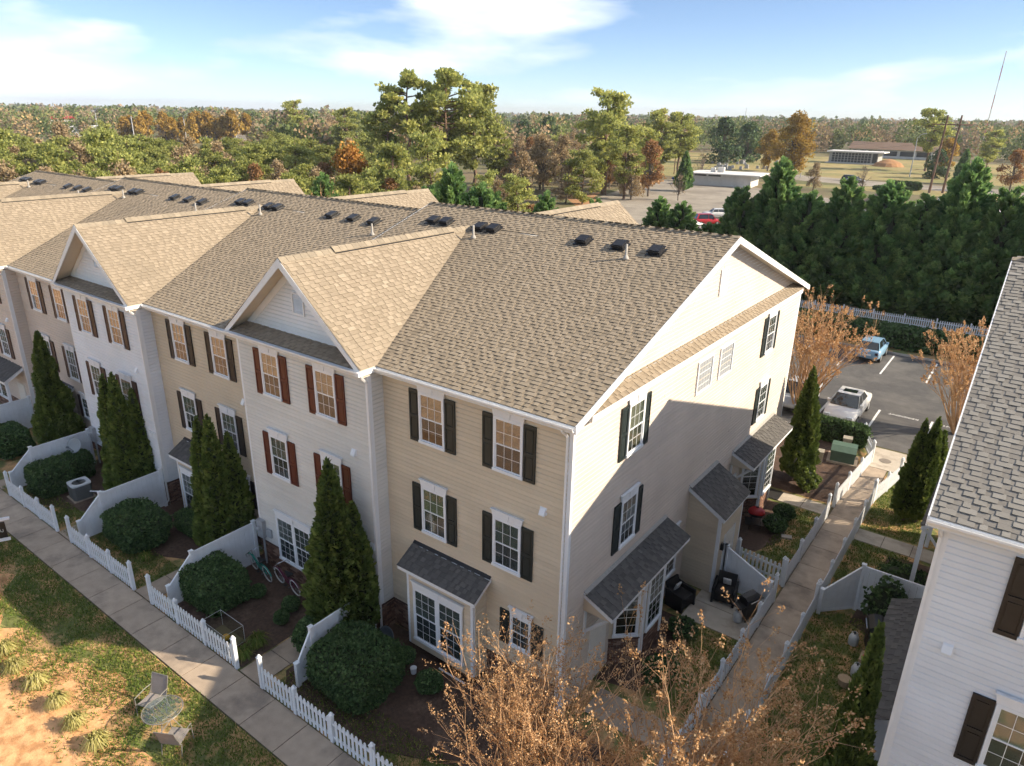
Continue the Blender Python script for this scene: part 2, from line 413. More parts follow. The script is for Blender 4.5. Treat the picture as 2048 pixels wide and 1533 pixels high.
def window(T, loc, rz, w=.95, h=1.55, cols=3, rows=2, dbl=False, head=True, shut=None, each=True, blind='blind', drop=1.0):
    fm, hd, sash, panes, bl = win_meshes(w, h, cols, rows, dbl, head, each)
    loc = (loc[0]+.034*math.sin(rz), loc[1]-.034*math.cos(rz), loc[2])
    W = place(fm, 'window', T, loc, rz)
    if hd: place(hd, 'window_head', W)
    for s in sash: place(s, 'sash', W)
    for pmesh, pl in panes:
        o = place(pmesh, 'pane', W, pl); o.rotation_euler = (random.uniform(-.006, .006), 0, random.uniform(-.008, .008))
    for (a, b, z0, z1) in bl:
        key = (a, b, z0, z1, blind, drop)
        if key not in _bm:
            zz = z1-(z1-z0)*drop
            _bm[key] = (MB().box(a, -.014, zz, b, -.009, z1).mesh('blind', blind), MB().box(a, -.007, z0, b, -.002, z1).mesh('dark_backing', 'unlit_interior'))  # backing panel darkened to read as an unlit room
        place(_bm[key][0], 'blind', W); place(_bm[key][1], 'dark_backing', W)
    if shut:
        sw = .37; key = ('shutter', h, shut)
        if key not in _mc:
            mb = MB(); H = h+.04; st = .05
            mb.box(-sw/2, -.022, 0, sw/2, 0, H)
            for x0, x1, za, zb in ((-sw/2, -sw/2+st, 0, H), (sw/2-st, sw/2, 0, H), (-sw/2+st, sw/2-st, 0, .09), (-sw/2+st, sw/2-st, H-.09, H), (-sw/2+st, sw/2-st, H*.46, H*.46+.10)):
                mb.box(x0, -.045, za, x1, -.0221, zb)
            for za, zb in ((.12, H*.46-.03), (H*.46+.13, H-.12)):
                mb.box(-sw/2+st+.03, -.036, za, sw/2-st-.03, -.0222, zb)
            _mc[key] = mb.mesh('shutter', shut)
        c, s = math.cos(rz), math.sin(rz)
        for sg in (-1, 1):
            dx = sg*(w/2+sw/2+.012); dy = .012
            place(_mc[key], 'shutter', T, (loc[0]+dx*c-dy*s, loc[1]+dx*s+dy*c, loc[2]-.04), rz)
    return W
def louver(T, loc, rz, w, h):
    mb = MB(); f = .05
    mb.box(-w/2, -.05, 0, -w/2+f, 0, h); mb.box(w/2-f, -.05, 0, w/2, 0, h); mb.box(-w/2+f, -.05, 0, w/2-f, 0, f); mb.box(-w/2+f, -.05, h-f, w/2-f, 0, h)
    o = mb.build('gable_louver', 'vinyl', T, loc, rz)
    n = int((h-2*f)/.055)
    sm = _mc.setdefault(('slat', w), MB().prism([(-w/2+f, -.045, 0), (w/2-f, -.045, 0), (w/2-f, -.005, .045), (-w/2+f, -.005, .045)], (0, .006, .004)).mesh('slat', 'vinyl'))
    for i in range(n): place(sm, 'slat', o, (0, 0, f+i*(h-2*f)/n))
    return o
def bricks(T, org, rz, L, z1, ex=0):
    """running-bond brick base, one joined part; outward -Y in local"""
    mb = MB(); bw, bh, g = .2, .062, .011; c, s = math.cos(rz), math.sin(rz)
    n = int(z1/(bh+g)); rg = random.Random(int(L*100))
    for j in range(n):
        x = -(bw+g)*(.5 if j % 2 else 0); z = j*(bh+g)
        while x < L:
            a, b = max(x, 0), min(x+bw, L)
            if b-a > .03: mb.box(a, -.020-rg.uniform(0, .004), z, b, 0, z+bh, rg.random()*.95+.03)
            x += bw+g
    o = mb.build('bricks', 'brick', T, org, rz, kind='stuff')
    MB().box(0, -.012, 0, L, .01, n*(bh+g)).build('mortar', 'mortar', T, org, rz)
    MB().box(0, -.045, n*(bh+g)+.001, L, .0, n*(bh+g)+.05).build('brick_sill', 'brick', T, org, rz)
    return o
def gutter(T, a, b):
    """white K gutter along +x from a to b (outer face -y), with fascia behind"""
    L = b[0]-a[0]; mb = MB(); x0, y, z = a
    mb.prism([(x0, y, z), (x0, y-.075, z), (x0, y-.12, z+.07), (x0, y-.12, z+.115), (x0, y-.108, z+.115), (x0, y-.108, z+.075), (x0, y-.07, z+.012), (x0, y, z+.012)], (L, 0, 0))
    return mb.build('gutter', 'gutter', T)
def downspout(T, x, y, z1, z0=.12, out=(0, -1), ev=.3):
    ox, oy = out; mb = MB(); w = .04
    pts = [(x+ox*ev, y+oy*ev, z1), (x+ox*ev, y+oy*ev, z1-.08), (x+ox*.05, y+oy*.05, z1-.34), (x+ox*.05, y+oy*.05, z0+.1), (x+ox*.22, y+oy*.22, z0)]
    for i in range(4):
        p, q = Vector(pts[i]), Vector(pts[i+1]); mb.tube([p, q], w, 4)
    return mb.build('downspout', 'gutter', T)
_pv = {}
def roof_bits(T, X, vents, pipes, dz):
    if 'v' not in _pv:
        mb = MB(); mb.box(-.27, -.30, -.02, .27, .26, .012)
        _pv['b'] = mb.mesh('roof_vent', 'vent_black')
        mb = MB(); mb.prism([(-.2, -.2, .013), (.2, -.2, .013), (.2, .2, .013), (-.2, .2, .013)], (0, 0, .08))
        mb.prism([(-.235, -.25, .094), (.235, -.25, .094), (.235, .235, .094), (-.235, .235, .094)], (0, 0, .03))
        mb.prism([(-.19, -.21, .125), (.19, -.21, .125), (.19, .2, .125), (-.19, .2, .125)], (0, 0, .028))
        _pv['v'] = mb.mesh('vent_hood', 'vent_black')
        mb = MB(); mb.lathe([(.12, -.03), (.1, .03), (.055, .10), (.04, .11), (.04, .46), (.026, .46)], 0, 0, 10); _pv['p'] = mb.mesh('vent_pipe', 'pipe_grey', True)
    ang = math.atan(SL)
    for (x, y) in vents:
        o = place(_pv['b'], 'roof_vent', T, (x-X, y, HE+SL*(y+OV)+dz+.03)); o.rotation_euler = (ang, 0, 0); place(_pv['v'], 'vent_hood', o)
    for (x, y) in pipes: place(_pv['p'], 'vent_pipe', T, (x-X, y, HE+SL*(y+OV)+dz+.02))

cs, sn = 1/math.hypot(1, SL), SL/math.hypot(1, SL)
VMAX = (DEP/2+OV)*math.hypot(1, SL)
def dormer(T, xc, back, dz, each, sm='siding_white', near=0, seed=3, shm='shingle'):
    """gable over a projecting bay: apex, two slopes dying into the main roof, recessed gable wall, pent strip"""
    zA = 11.96+dz; pd = .83; y0 = -.9; he = HE+dz; gy = -.25
    fy = (lambda y: DEP-y) if back else (lambda y: y)
    hw = (zA-(he+.02))/pd; sl = math.hypot(1, pd); vm = hw*sl
    for sg in (-1, 1):
        O = (xc+sg*hw, fy(0), he+.02); U = (0, 1 if not back else -1, 0); V = (-sg, 0, pd)
        def iv(v):
            z = he+.02+v*pd/sl; ym = (z-he)/SL-OV
            return [(y0, max(ym, y0+.1))]
        shingles(T, shm, O, U, V, vm, iv, near if sg > 0 and not back else 0, seed=seed+sg)
        # deck under the shingles
        yv = (zA-he)/SL-OV
        mb = MB(); a = (xc+sg*hw, fy(y0), he); b = (xc, fy(y0), zA-.02); c = (xc, fy(yv), zA-.02); d = (xc+sg*hw, fy(-OV), he)
        n = Vector((sg*pd, 0, 1)).normalized(); mb.prism([a, b, c, d], -n*.07); mb.build('roof_deck', 'soffit', T)
        # rake fascia board, frieze
        if not back:
            mb = MB(); mb.prism([(xc+sg*(hw+.02), y0-.015, he-.04), (xc, y0-.015, zA+.005), (xc, y0-.015, zA-.26), (xc+sg*(hw-.20), y0-.015, he-.04)], (0, .03, 0)); mb.build('rake_board', 'trim', T)
            mb = MB(); k = .10; mb.prism([(xc+sg*(hw-.12-k), gy-.05, he+.05), (xc, gy-.05, zA-.10-k*pd), (xc, gy-.05, zA-.34-k*pd), (xc+sg*(hw-.42-k), gy-.05, he+.05)], (0, .03, 0)); mb.build('frieze_board', 'trim', T)
    mb = MB(); mb.face([(xc-hw+.05, fy(gy), he+.04), (xc+hw-.05, fy(gy), he+.04), (xc, fy(gy), zA-.06)]); mb.build('gable_wall', 'siding_white', T)
    if not back:
        siding(T, sm, (xc, gy, 0), 0, 0, he+.21, zA-.15, each, clip=lambda z: (-(zA-.1-z)/pd, (zA-.1-z)/pd))
        louver(T, (xc-.05, gy-.025, 10.12+dz), 0, .56, .70)
        # pent strip in front of the gable wall, at the main pitch
        shingles(T, shm, (xc, -.9, he+.005), (1, 0, 0), (0, cs, sn), .69, lambda v: [(-hw+.25+v*.2, hw-.25-v*.2)], 0, seed=seed+9)
        MB().prism([(xc-hw+.45, -.88, he-.02), (xc-hw+.45, gy, he-.02), (xc-hw+.45, gy, he+.2)], (2*hw-.9, 0, 0)).build('pent_deck', 'soffit', T)
    # ridge: cap shingles and the raised ridge vent
    ye = (zA-he)/SL-OV
    caps(T, 'cap_shingle', (xc, fy(y0), zA+.0), (xc, fy(ye-.1), zA+.0), .16, pd)
    mb = MB()
    for sg in (-1, 1):
        a0, a1 = fy(1.1), fy(ye-1.15)
        mb.prism([(xc, a0, zA+.065), (xc+sg*.17, a0, zA+.065-.17*pd), (xc+sg*.17, a0, zA+.03-.17*pd), (xc, a0, zA+.03)], (0, a1-a0, 0))
    mb.build('ridge_vent', 'vent_black', T)
    caps(T, 'cap_shingle', (xc, fy(1.08), zA+.055), (xc, fy(ye-1.13), zA+.055), .165, pd)

def main_roof(T, x0, x1, dz, xd=None, near=0, seed=5, rake_l=False, rake_r=False, shm='shingle'):
    he = HE+dz
    def cut(xd):
        zA = 11.96+dz; 
        def f(v):
            z = he+v*sn
            if xd is None: return [(x0, x1)]
            h = max(0, (zA-z)/.83)
            if h < .02: return [(x0, x1)]
            return [(x0, max(x0, xd-h)), (min(x1, xd+h), x1)]
        return f
    shingles(T, shm, (0, -OV, he), (1, 0, 0), (0, cs, sn), VMAX, cut(xd), near, seed=seed)
    shingles(T, shm, (0, DEP+OV, he), (1, 0, 0), (0, -cs, sn), VMAX, cut(xd), 0, ex=.286, seed=seed+1)
    for s in (0, 1):
        f = (lambda y: DEP-y) if s else (lambda y: y)
        mb = MB()
        if xd is None: mb.prism([(x0, f(-OV), he-.005), (x1, f(-OV), he-.005), (x1, f(DEP/2), RZ+dz-.005), (x0, f(DEP/2), RZ+dz-.005)], (0, 0, -.09))
        else:
            yt = (11.96+dz-he)/SL-OV
            mb.prism([(x0, f(-OV), he-.005), (xd, f(yt), 11.96+dz-.005), (xd, f(DEP/2), RZ+dz-.005), (x0, f(DEP/2), RZ+dz-.005)], (0, 0, -.09))
            mb.prism([(xd, f(yt), 11.96+dz-.005), (x1, f(-OV), he-.005), (x1, f(DEP/2), RZ+dz-.005), (xd, f(DEP/2), RZ+dz-.005)], (0, 0, -.09))
        mb.build('roof_deck', 'soffit', T)
    caps(T, 'cap_shingle', (x1, DEP/2, RZ+dz), (x0, DEP/2, RZ+dz), .16, SL)

def front_eave(T, x0, x1, y, dz, box=.0):
    MB().box(x0, y-OV, HE+dz-.20, x1, y, HE+dz-.18).build('soffit', 'soffit', T)
    MB().box(x0, y-OV-.02, HE+dz-.20, x1, y-OV, HE+dz-.012).build('fascia', 'trim', T)
    gutter(T, (x0, y-OV-.021, HE+dz-.13), (x1, y-OV-.021, HE+dz-.13))
def shed_bay(T, x0, x1, dep, z0, dz, sidem, each, win):
    """square bay with a lean-to roof on the front wall (local front y=0, outward -y)"""
    zt, ze = 3.66+dz, 3.20+dz
    MB().box(x0, -dep, z0, x1, -.005, ze-.08).build('bay_wall', sidem, T)
    siding(T, sidem, (x0+.09, -dep-.001, 0), 0, x1-x0-.18, z0, ze-.1, each)
    siding(T, sidem, (x1+.001, -dep+.07, 0), R(90), dep-.075, z0, ze-.1, False)
    for xx in (x0, x1-.09): MB().box(xx-.004, -dep-.03, z0, xx+.094, -dep+.07, ze-.1).build('corner_board', 'trim', T)
    e = .2; hyp = math.hypot(dep+e, zt-ze); V = (0, dep+e, zt-ze)
    MB().prism([(x0-e, -dep-e, ze-.005), (x0-e, -.004, zt-.005), (x0-e, -.004, zt-.13), (x0-e, -dep-e, ze-.13)], (x1-x0+2*e, 0, 0)).build('bay_roof', 'trim', T)
    shingles(T, 'shingle_grey', (0, -dep-e-.02, ze), (1, 0, 0), V, hyp-.12, lambda v: [(x0-e-.015, x1+e+.015)], 0, seed=11)
    MB().prism([(x0-e, -.11, zt-.045), (x0-e, -.004, zt+.03), (x0-e, -.004, zt+.06), (x0-e, -.125, zt-.022)], (x1-x0+2*e, 0, 0)).build('flashing', 'vent_black', T)
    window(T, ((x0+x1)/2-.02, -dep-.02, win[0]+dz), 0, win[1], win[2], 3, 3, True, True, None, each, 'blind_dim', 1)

def vent_hood(T, loc, rz=0):
    mb = MB(); mb.box(-.11, -.02, -.12, .11, 0, .12); mb.prism([(-.085, -.021, -.1), (-.085, -.021, .1), (-.085, -.06, .07), (-.085, -.13, -.07), (-.085, -.12, -.1)], (.17, 0, 0))
    return mb.build('wall_vent', 'vinyl', T, loc, rz)

# ------------------------------------------------------------------ the long row of townhouses
PJ = -.57
def tan_unit(X, dz, label, sm, shut, each, end=False, near=0, seed=1, gm='siding_white'):
    T = thing('townhouse', label, 'townhouse', (X, 0, 0), group='row of townhouses')
    w = 6.56; top = HE+dz-.20
    xr = .0 if end else -.002
    MB().box(-w, .0, 0, xr, DEP, top).build('wall', sm, T)
    siding(T, sm, (-w, -.001, 0), 0, w-.08 if end else w, 1.05, top, each)
    bricks(T, (-w, -.002, 0), 0, w, 1.05)
    for zb, (a, b) in ((7.19, (0, 1)), (4.2, (0, 1))):
        for i, xx in enumerate((-1.895, -4.574)):
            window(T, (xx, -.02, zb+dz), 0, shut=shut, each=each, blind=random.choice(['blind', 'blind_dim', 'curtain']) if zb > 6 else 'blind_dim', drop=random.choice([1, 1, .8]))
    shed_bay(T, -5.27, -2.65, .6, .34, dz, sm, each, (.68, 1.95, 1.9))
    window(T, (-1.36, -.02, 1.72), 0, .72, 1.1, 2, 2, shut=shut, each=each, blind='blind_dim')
    front_eave(T, -w+.0, .23 if end else -.0, 0, dz)
    vent_hood(T, (-.76, -.02, 6.46+dz))
    main_roof(T, -w, .23 if end else 0, dz, None, near, seed)
    roof_bits(T, X, [(X-4.63, 7.75), (X-3.21, 7.74), (X-1.87, 7.70)], [(X-2.62, 7.07)] if end else [(X-1.0, 6.77)], dz)
    return T
def proj_unit(X, dz, label, sm, shut, each, near=0, seed=1):
    """the half of a pair that steps forward under its own gable"""
    T = thing('townhouse', label, 'townhouse', (X, 0, 0), group='row of townhouses')
    w = 6.37; top = HE+dz-.20
    MB().box(-w, PJ, 0, 0, DEP, top).build('wall', sm, T)
    siding(T, sm, (-w+.1, PJ-.001, 0), 0, w-.2, 1.08, top, each)
    siding(T, sm, (.001, PJ+.1, 0), R(90), -PJ-.1, 1.08, top, False)
    bricks(T, (-w, PJ-.002, 0), 0, w, 1.08); bricks(T, (.002, PJ, 0), R(90), -PJ, 1.08)
    for xx in (-w, -.1): MB().box(xx, PJ-.032, 1.09, xx+.1, PJ+.1, top).build('corner_board', 'trim', T)
    MB().box(-.0, PJ-.03, 1.09, .03, PJ+.1, top).build('corner_board', 'trim', T)
    for zb in (7.19, 4.19):
        for xx in (-1.85, -4.56):
            window(T, (xx, PJ-.02, zb+dz), 0, shut=shut, each=each, blind='curtain' if zb > 6 else 'blind', drop=1)
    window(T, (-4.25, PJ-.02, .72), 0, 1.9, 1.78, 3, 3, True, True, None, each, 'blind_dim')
    MB().box(-6.33, PJ-.2, 1.25, -5.98, PJ-.02, 1.95).build('meter_box', 'meter_grey', T)
    MB().lathe([(.09, 0), (.09, .06), (.06, .1)], 0, 0, 10).build('meter_dial', 'meter_grey', T, (-6.16, PJ-.25, 1.62))
    MB().tube([(-6.1, PJ-.1, 1.26), (-6.1, PJ-.1, .1)], .04, 6).build('conduit', 'meter_grey', T)
    MB().box(-5.9, PJ-.11, 1.35, -5.62, PJ-.02, 1.68).build('utility_box', 'meter_grey', T)
    if dz > -.4:
        for k in (0, .3): MB().prism([(-.62+k, PJ-.02, 3.12), (-.38+k, PJ-.02, 3.12), (-.38+k, PJ-.02, 3.36), (-.62+k, PJ-.02, 3.36)], (0, -.06, 0)).build('dryer_vent', 'vinyl', T)
    vent_hood(T, (-.75, PJ-.02, 6.35+dz))
    front_eave(T, -w, .13, PJ, dz)
    # gutter return at the step
    MB().box(.02, PJ-OV-.14, HE+dz-.14, .14, -OV-.03, HE+dz-.02).build('gutter_return', 'gutter', T)
    downspout(T, .0, PJ, HE+dz-.12, .15, (.25, -1), .3)
    main_roof(T, -w-.17, 0, dz, -3.2, 0, seed)
    dormer(T, -3.2, False, dz, each, 'siding_white', near, seed+20); dormer(T, -3.2, True, dz, False, seed=seed+40)
    # raised edge where this roof steps down to the next
    for f in (lambda y: y, lambda y: DEP-y):
        MB().prism([(-w-.19, f(-OV), HE+dz+.01), (-w-.19, f(DEP/2), RZ+dz+.01), (-w-.19, f(DEP/2), RZ+dz-.36), (-w-.19, f(-OV), HE+dz-.36)], (.03, 0, 0)).build('rake_board', 'trim', T)
    roof_bits(T, X, [(X-2.63, 7.73), (X-2.0, 7.75), (X-5.04, 7.79), (X-4.39, 7.8)], [(X-2.35, 7.0)], dz)
    return T

A = tan_unit(0, 0, 'tan end townhouse with dark green shutters, nearest the camera', 'siding_tan', 'shutter_green', True, True, 300, 1)
B = proj_unit(-6.56, 0, 'cream townhouse with maroon shutters under the nearest front gable', 'siding_cream', 'shutter_maroon', True, 300, 2)
C = tan_unit(-12.93-.17, -.34, 'tan townhouse with black shutters between the two nearest front gables', 'siding_tan', 'shutter_black', False, False, 0, 3)
Dd = proj_unit(-19.66, -.34, 'white townhouse with dark brown shutters under the second front gable', 'siding_white', 'shutter_brown', False, 0, 4)
E_ = tan_unit(-26.2, -.58, 'beige townhouse with brown shutters beyond the white one', 'siding_beige', 'shutter_brown', False, False, 0, 5)
F_ = proj_unit(-32.76, -.58, 'pale townhouse at the left edge of the picture under the third gable', 'siding_beige', 'shutter_brown', False, 0, 6)
G_ = tan_unit(-39.3, -.88, 'farthest townhouse roof in the row with three vents', 'siding_tan', 'shutter_black', False, False, 0, 7)
H_ = proj_unit(-45.86, -.88, 'last townhouse of the row, only its roof ridge in view', 'siding_beige', 'shutter_brown', False, 0, 8)

# entry canopy with a double window on the left-most unit in view
MB().prism([(-4.6, PJ-1.0, 2.72), (-4.6, PJ-.01, 3.3), (-4.6, PJ-.01, 3.12), (-4.6, PJ-1.0, 2.56)], (4.3, 0, 0)).build('entry_canopy', 'trim', F_)
shingles(F_, 'shingle_grey', (0, PJ-1.03, 2.73), (1, 0, 0), (0, 1.0, .58), 1.12, lambda v: [(-4.63, -.27)], 0, seed=91)
for xx in (-4.45, -.6): MB().box(xx, PJ-.92, .02, xx+.13, PJ-.79, 2.6).build('canopy_post', 'trim', F_)
MB().box(-1.6, PJ-.06, .1, -.7, PJ-.035, 2.2).build('door', 'door_white', F_)

# ---- the end wall of the nearest unit
top = HE-.20
siding(A, 'siding_beige', (.001, .08, 0), R(90), DEP-.16, .12, HE-.06, True)
for yy in (-.03, DEP-.09): MB().box(-.02, yy, .1, .032, yy+.12, HE-.1).build('corner_board', 'trim', A)
MB().box(-.10, -.034, .1, .034, -.002, HE-.22).build('corner_board', 'trim', A)
downspout(A, -.12, 0, HE-.12, .15, (0, -1), .34)
GX = -.2
zrl = lambda y: HE+SL*(min(y, DEP-y)+OV)
MB().face([(GX-.01, 0, HE), (GX-.01, DEP, HE), (GX-.01, DEP/2, RZ-.1)]).build('gable_wall', 'siding_beige', A)
siding(A, 'siding_beige', (GX, 0, 0), R(90), 0, HE+.16, RZ-.12, True, clip=lambda z: ((z+.14-HE)/SL-OV, DEP-((z+.14-HE)/SL-OV)))
louver(A, (GX-.0+.03, DEP/2+.05, 10.52), R(90), .62, .86)
pl = math.hypot(.42, .23)
shingles(A, 'shingle', (.23, 0, HE+.0), (0, 1, 0), (-.42, 0, .23), pl, lambda v: [(.15+v*.8, DEP-.15-v*.8)], 0, seed=31)
MB().prism([(.22, .5, HE-.01), (GX, .5, HE+.21), (GX, .5, HE-.19), (.22, .5, HE-.19)], (0, DEP-1.0, 0)).build('pent_deck', 'trim', A)
MB().prism([(GX+.0, .6, HE+.235), (GX+.1, .6, HE+.19), (GX+.1, .6, HE+.175), (GX, .6, HE+.21)], (0, DEP-1.2, 0)).build('flashing', 'pipe_grey', A)
for sg in (0, 1):
    f = (lambda y: DEP-y) if sg else (lambda y: y)
    MB().prism([(.235, f(-OV-.02), HE+.012), (.235, f(DEP/2), RZ+.012), (.235, f(DEP/2), RZ-.20), (.235, f(-OV-.02), HE-.20)], (.03, 0, 0)).build('rake_board', 'trim', A)
    MB().prism([(GX+.02, f(.1), HE+SL*(.1+OV)-.11), (GX+.02, f(DEP/2), RZ-.11), (.234, f(DEP/2), RZ-.11), (.234, f(.1), HE+SL*(.1+OV)-.11)], (0, 0, -.02)).build('soffit', 'soffit', A)
    MB().prism([(GX+.005, f(.9), HE+SL*(.9+OV)-.13), (GX+.005, f(DEP/2), RZ-.13), (GX+.005, f(DEP/2), RZ-.36), (GX+.005, f(.9+.6), HE+SL*(.9+OV)-.16)], (.025, 0, 0)).build('frieze_board', 'trim', A)
for yc, zb in ((3.198, 7.19), (14.71, 7.19), (3.198, 4.2), (14.9, 4.2)):
    window(A, (.02, yc, zb), R(90), shut='shutter_green', blind='blind' if zb > 6 else 'blind_dim', drop=.9)
for yc in (8.06, 9.95):       # two blank grid windows
    mb = MB(); w, h = 1.25, 1.16
    for x0, x1, z0, z1 in ((-w/2, -w/2+.06, 0, h), (w/2-.06, w/2, 0, h), (-w/2+.06, w/2-.06, 0, .06), (-w/2+.06, w/2-.06, h-.06, h)): mb.box(x0, -.06, z0, x1, 0, z1)
    o = mb.build('grid_window', 'vinyl', A, (.02, yc, 7.52), R(90))
    bw, bh = (w-.12)/5, (h-.12)/5
    bmsh = _mc.setdefault('glassblock', MB().prism([(.008, 0, .02), (bw-.008, 0, .02), (bw-.008, 0, bh-.02), (.008, 0, bh-.02)], (0, -.035, 0)).mesh('glass_block', 'grid_glass'))
    for i in range(5):
        for j in range(5): place(bmsh, 'glass_block', o, (-w/2+.06+i*bw, 0, .06+j*bh))
    MB().box(-w/2+.06, -.012, .06, w/2-.06, 0, h-.06).build('grid_backing', 'trim', o)

def canted_bay(T, y0, yc, roof_y0, roof_y1, X=0, sg=1, brick=True, rm='shingle_grey'):
    """bay with two canted sides on an end wall (outward sg*x) under a long lean-to roof"""
    d = .76; zt, ze, xe = 3.72, 3.27, .98
    pts = [(0, y0), (d, y0+.72), (d, yc+.02), (0, yc+.74)]
    P = lambda p, z: (X+sg*p[0], p[1], z)
    mb = MB(); mb.prism([P(p, .45) for p in pts], (0, 0, 2.75)); mb.build('bay_wall', 'siding_tan', T)
    mb = MB(); mb.prism([P(p, .0) for p in [(0, y0+.01), (d-.01, y0+.725), (d-.01, yc+.015), (0, yc+.73)]], (0, 0, .449)); mb.build('bay_base', 'mortar', T)
    segs = [(pts[0], pts[1]), (pts[1], pts[2]), (pts[2], pts[3])]
    for k, (a, b) in enumerate(segs):
        L = math.hypot(b[0]-a[0], b[1]-a[1]); ang = math.atan2(b[1]-a[1], sg*(b[0]-a[0]))
        org = P(a, 0) if sg > 0 else P(b, 0)
        if sg < 0: ang = math.atan2(a[1]-b[1], sg*(a[0]-b[0]))
        siding(T, 'siding_tan', (org[0], org[1], 0), ang, L, 1.0, 3.2, False)
        bricks(T, (org[0], org[1], .0), ang, L, 1.0)
        mx, my = X+sg*(a[0]+b[0])/2, (a[1]+b[1])/2
        wd = L-.26
        window(T, (mx+.02*math.sin(ang), my-.02*math.cos(ang), 1.12), ang, wd, 1.95, 2 if wd < .9 else 3, 3, False, False, None, True, 'blind_dim', .6)
    for p in pts[1:3]: MB().box(X+sg*p[0]-.06, p[1]-.06, .4, X+sg*p[0]+.06, p[1]+.06, 3.2).build('corner_board', 'trim', T)
    V = (-sg*xe, 0, zt-ze); hyp = math.hypot(xe, zt-ze)
    q = lambda xx, z: (X+sg*xx, roof_y0, z)
    MB().prism([q(xe-.02, ze-.005), q(.004, zt-.005), q(.004, zt-.14), q(xe-.02, ze-.14)], (0, roof_y1-roof_y0, 0)).build('bay_roof', 'trim', T)
    shingles(T, rm, (X+sg*xe, 0, ze), (0, 1, 0), V, hyp-.1, lambda v: [(roof_y0-.02, roof_y1+.02)], 0, seed=int(roof_y0*10))
    MB().prism([q(.004, zt+.04), q(.004, zt+.07), q(.13, zt-.01), q(.13, zt-.03)], (0, roof_y1-roof_y0, 0)).build('flashing', 'pipe_grey', T)
    # gable ends of the lean-to roof and diagonal bracket by the door
    for yy in (roof_y0+.02, roof_y1-.05):
        MB().prism([(X+sg*.004, yy, ze-.14), (X+sg*(xe-.1), yy, ze-.14), (X+sg*.004, yy, zt-.14)], (0, .03, 0)).build('roof_end', 'siding_tan', T)
    MB().tube([(X+sg*.06, roof_y0+.12, 2.35), (X+sg*.8, roof_y0+.12, 3.1)], .05, 4).build('bracket', 'trim', T)
    MB().box(min(X, X+sg*.08), roof_y0+.07, 2.2, max(X, X+sg*.08), roof_y0+.17, 3.12).build('bracket_post', 'trim', T)
    # entry door under the roof
    if roof_y1-roof_y0 > 3:
        MB().box(min(X+sg*.02, X+sg*.06), y0-1.25, .12, max(X+sg*.02, X+sg*.06), y0-.25, 2.25).build('door', 'door_white', T)
canted_bay(A, 2.63, 4.62, .92, 6.05)
canted_bay(A, 13.35, 15.4, 12.1, 17.1)
# side window/door behind the near bay
window(A, (.02, 6.75, .95), R(90), 1.0, 1.75, 2, 3, shut=None, blind='blind_dim')
MB().box(.02, 10.9, .12, .06, 11.8, 2.2).build('door', 'door_white', A)
window(A, (.02, 12.4, 1.0), R(90), .8, 1.5, 2, 2, head=False, blind='blind_dim')
# ---- storage shed on the end wall
S = thing('storage_shed', 'tan lean-to storage shed with white door against the end wall', 'shed', (0, 8.05, 0))
sx, sy = 1.25, 2.2
MB().box(.02, 0, 0, sx, sy, 3.05).build('wall', 'siding_tan', S)
MB().prism([(.02, .001, 3.04), (sx, .001, 3.04), (.02, .001, 3.8)], (0, sy-.002, 0)).build('upper_wall', 'siding_tan', S)
siding(S, 'siding_tan', (.03, -.001, 0), 0, sx-.11, .05, 3.1, True)
siding(S, 'siding_tan', (.03, -.001, 0), 0, 0, 3.1, 3.85, True, clip=lambda z: (0, (3.83-z)/.62))
siding(S, 'siding_tan', (sx+.001, .1, 0), R(90), .42, .05, 3.0, True); siding(S, 'siding_tan', (sx+.001, .52, 0), R(90), 1.0, 2.2, 3.0, True)
siding(S, 'siding_tan', (sx+.001, 1.52, 0), R(90), sy-1.52-.1, .05, 3.0, True)
for yy in (-.02, sy-.08): MB().box(sx-.09, yy, .03, sx+.03, yy+.1, 3.05).build('corner_board', 'trim', S)
MB().prism([(.02, -.15, 3.99), (sx+.16, -.15, 3.16), (sx+.16, -.15, 3.0), (.02, -.15, 3.83)], (0, sy+.3, 0)).build('roof', 'trim', S)
shingles(S, 'shingle_grey', (sx+.2, 0, 3.15), (0, 1, 0), (-1.43, 0, .85), 1.60, lambda v: [(-.17, sy+.17)], 0, seed=77)
MB().prism([(.012, -.15, 4.03), (.012, -.15, 4.06), (.15, -.15, 3.97), (.15, -.15, 3.95)], (0, sy+.3, 0)).build('flashing', 'pipe_grey', S)
dr = MB().box(sx+.005, .56, .1, sx+.05, 1.48, 2.15).build('door', 'door_white', S)
for a, b, c_, d_ in ((.5, .555, .05, 2.2), (1.485, 1.54, .05, 2.2)): MB().box(sx+.004, a, c_, sx+.06, b, d_).build('door_frame', 'trim', S)
MB().box(sx+.051, .62, 1.0, sx+.09, .68, 1.07).build('handle', 'dark_metal', dr)
MB().box(sx+.03, .18, 1.75, sx+.14, .30, 2.0).build('wall_lamp', 'dark_metal', S)

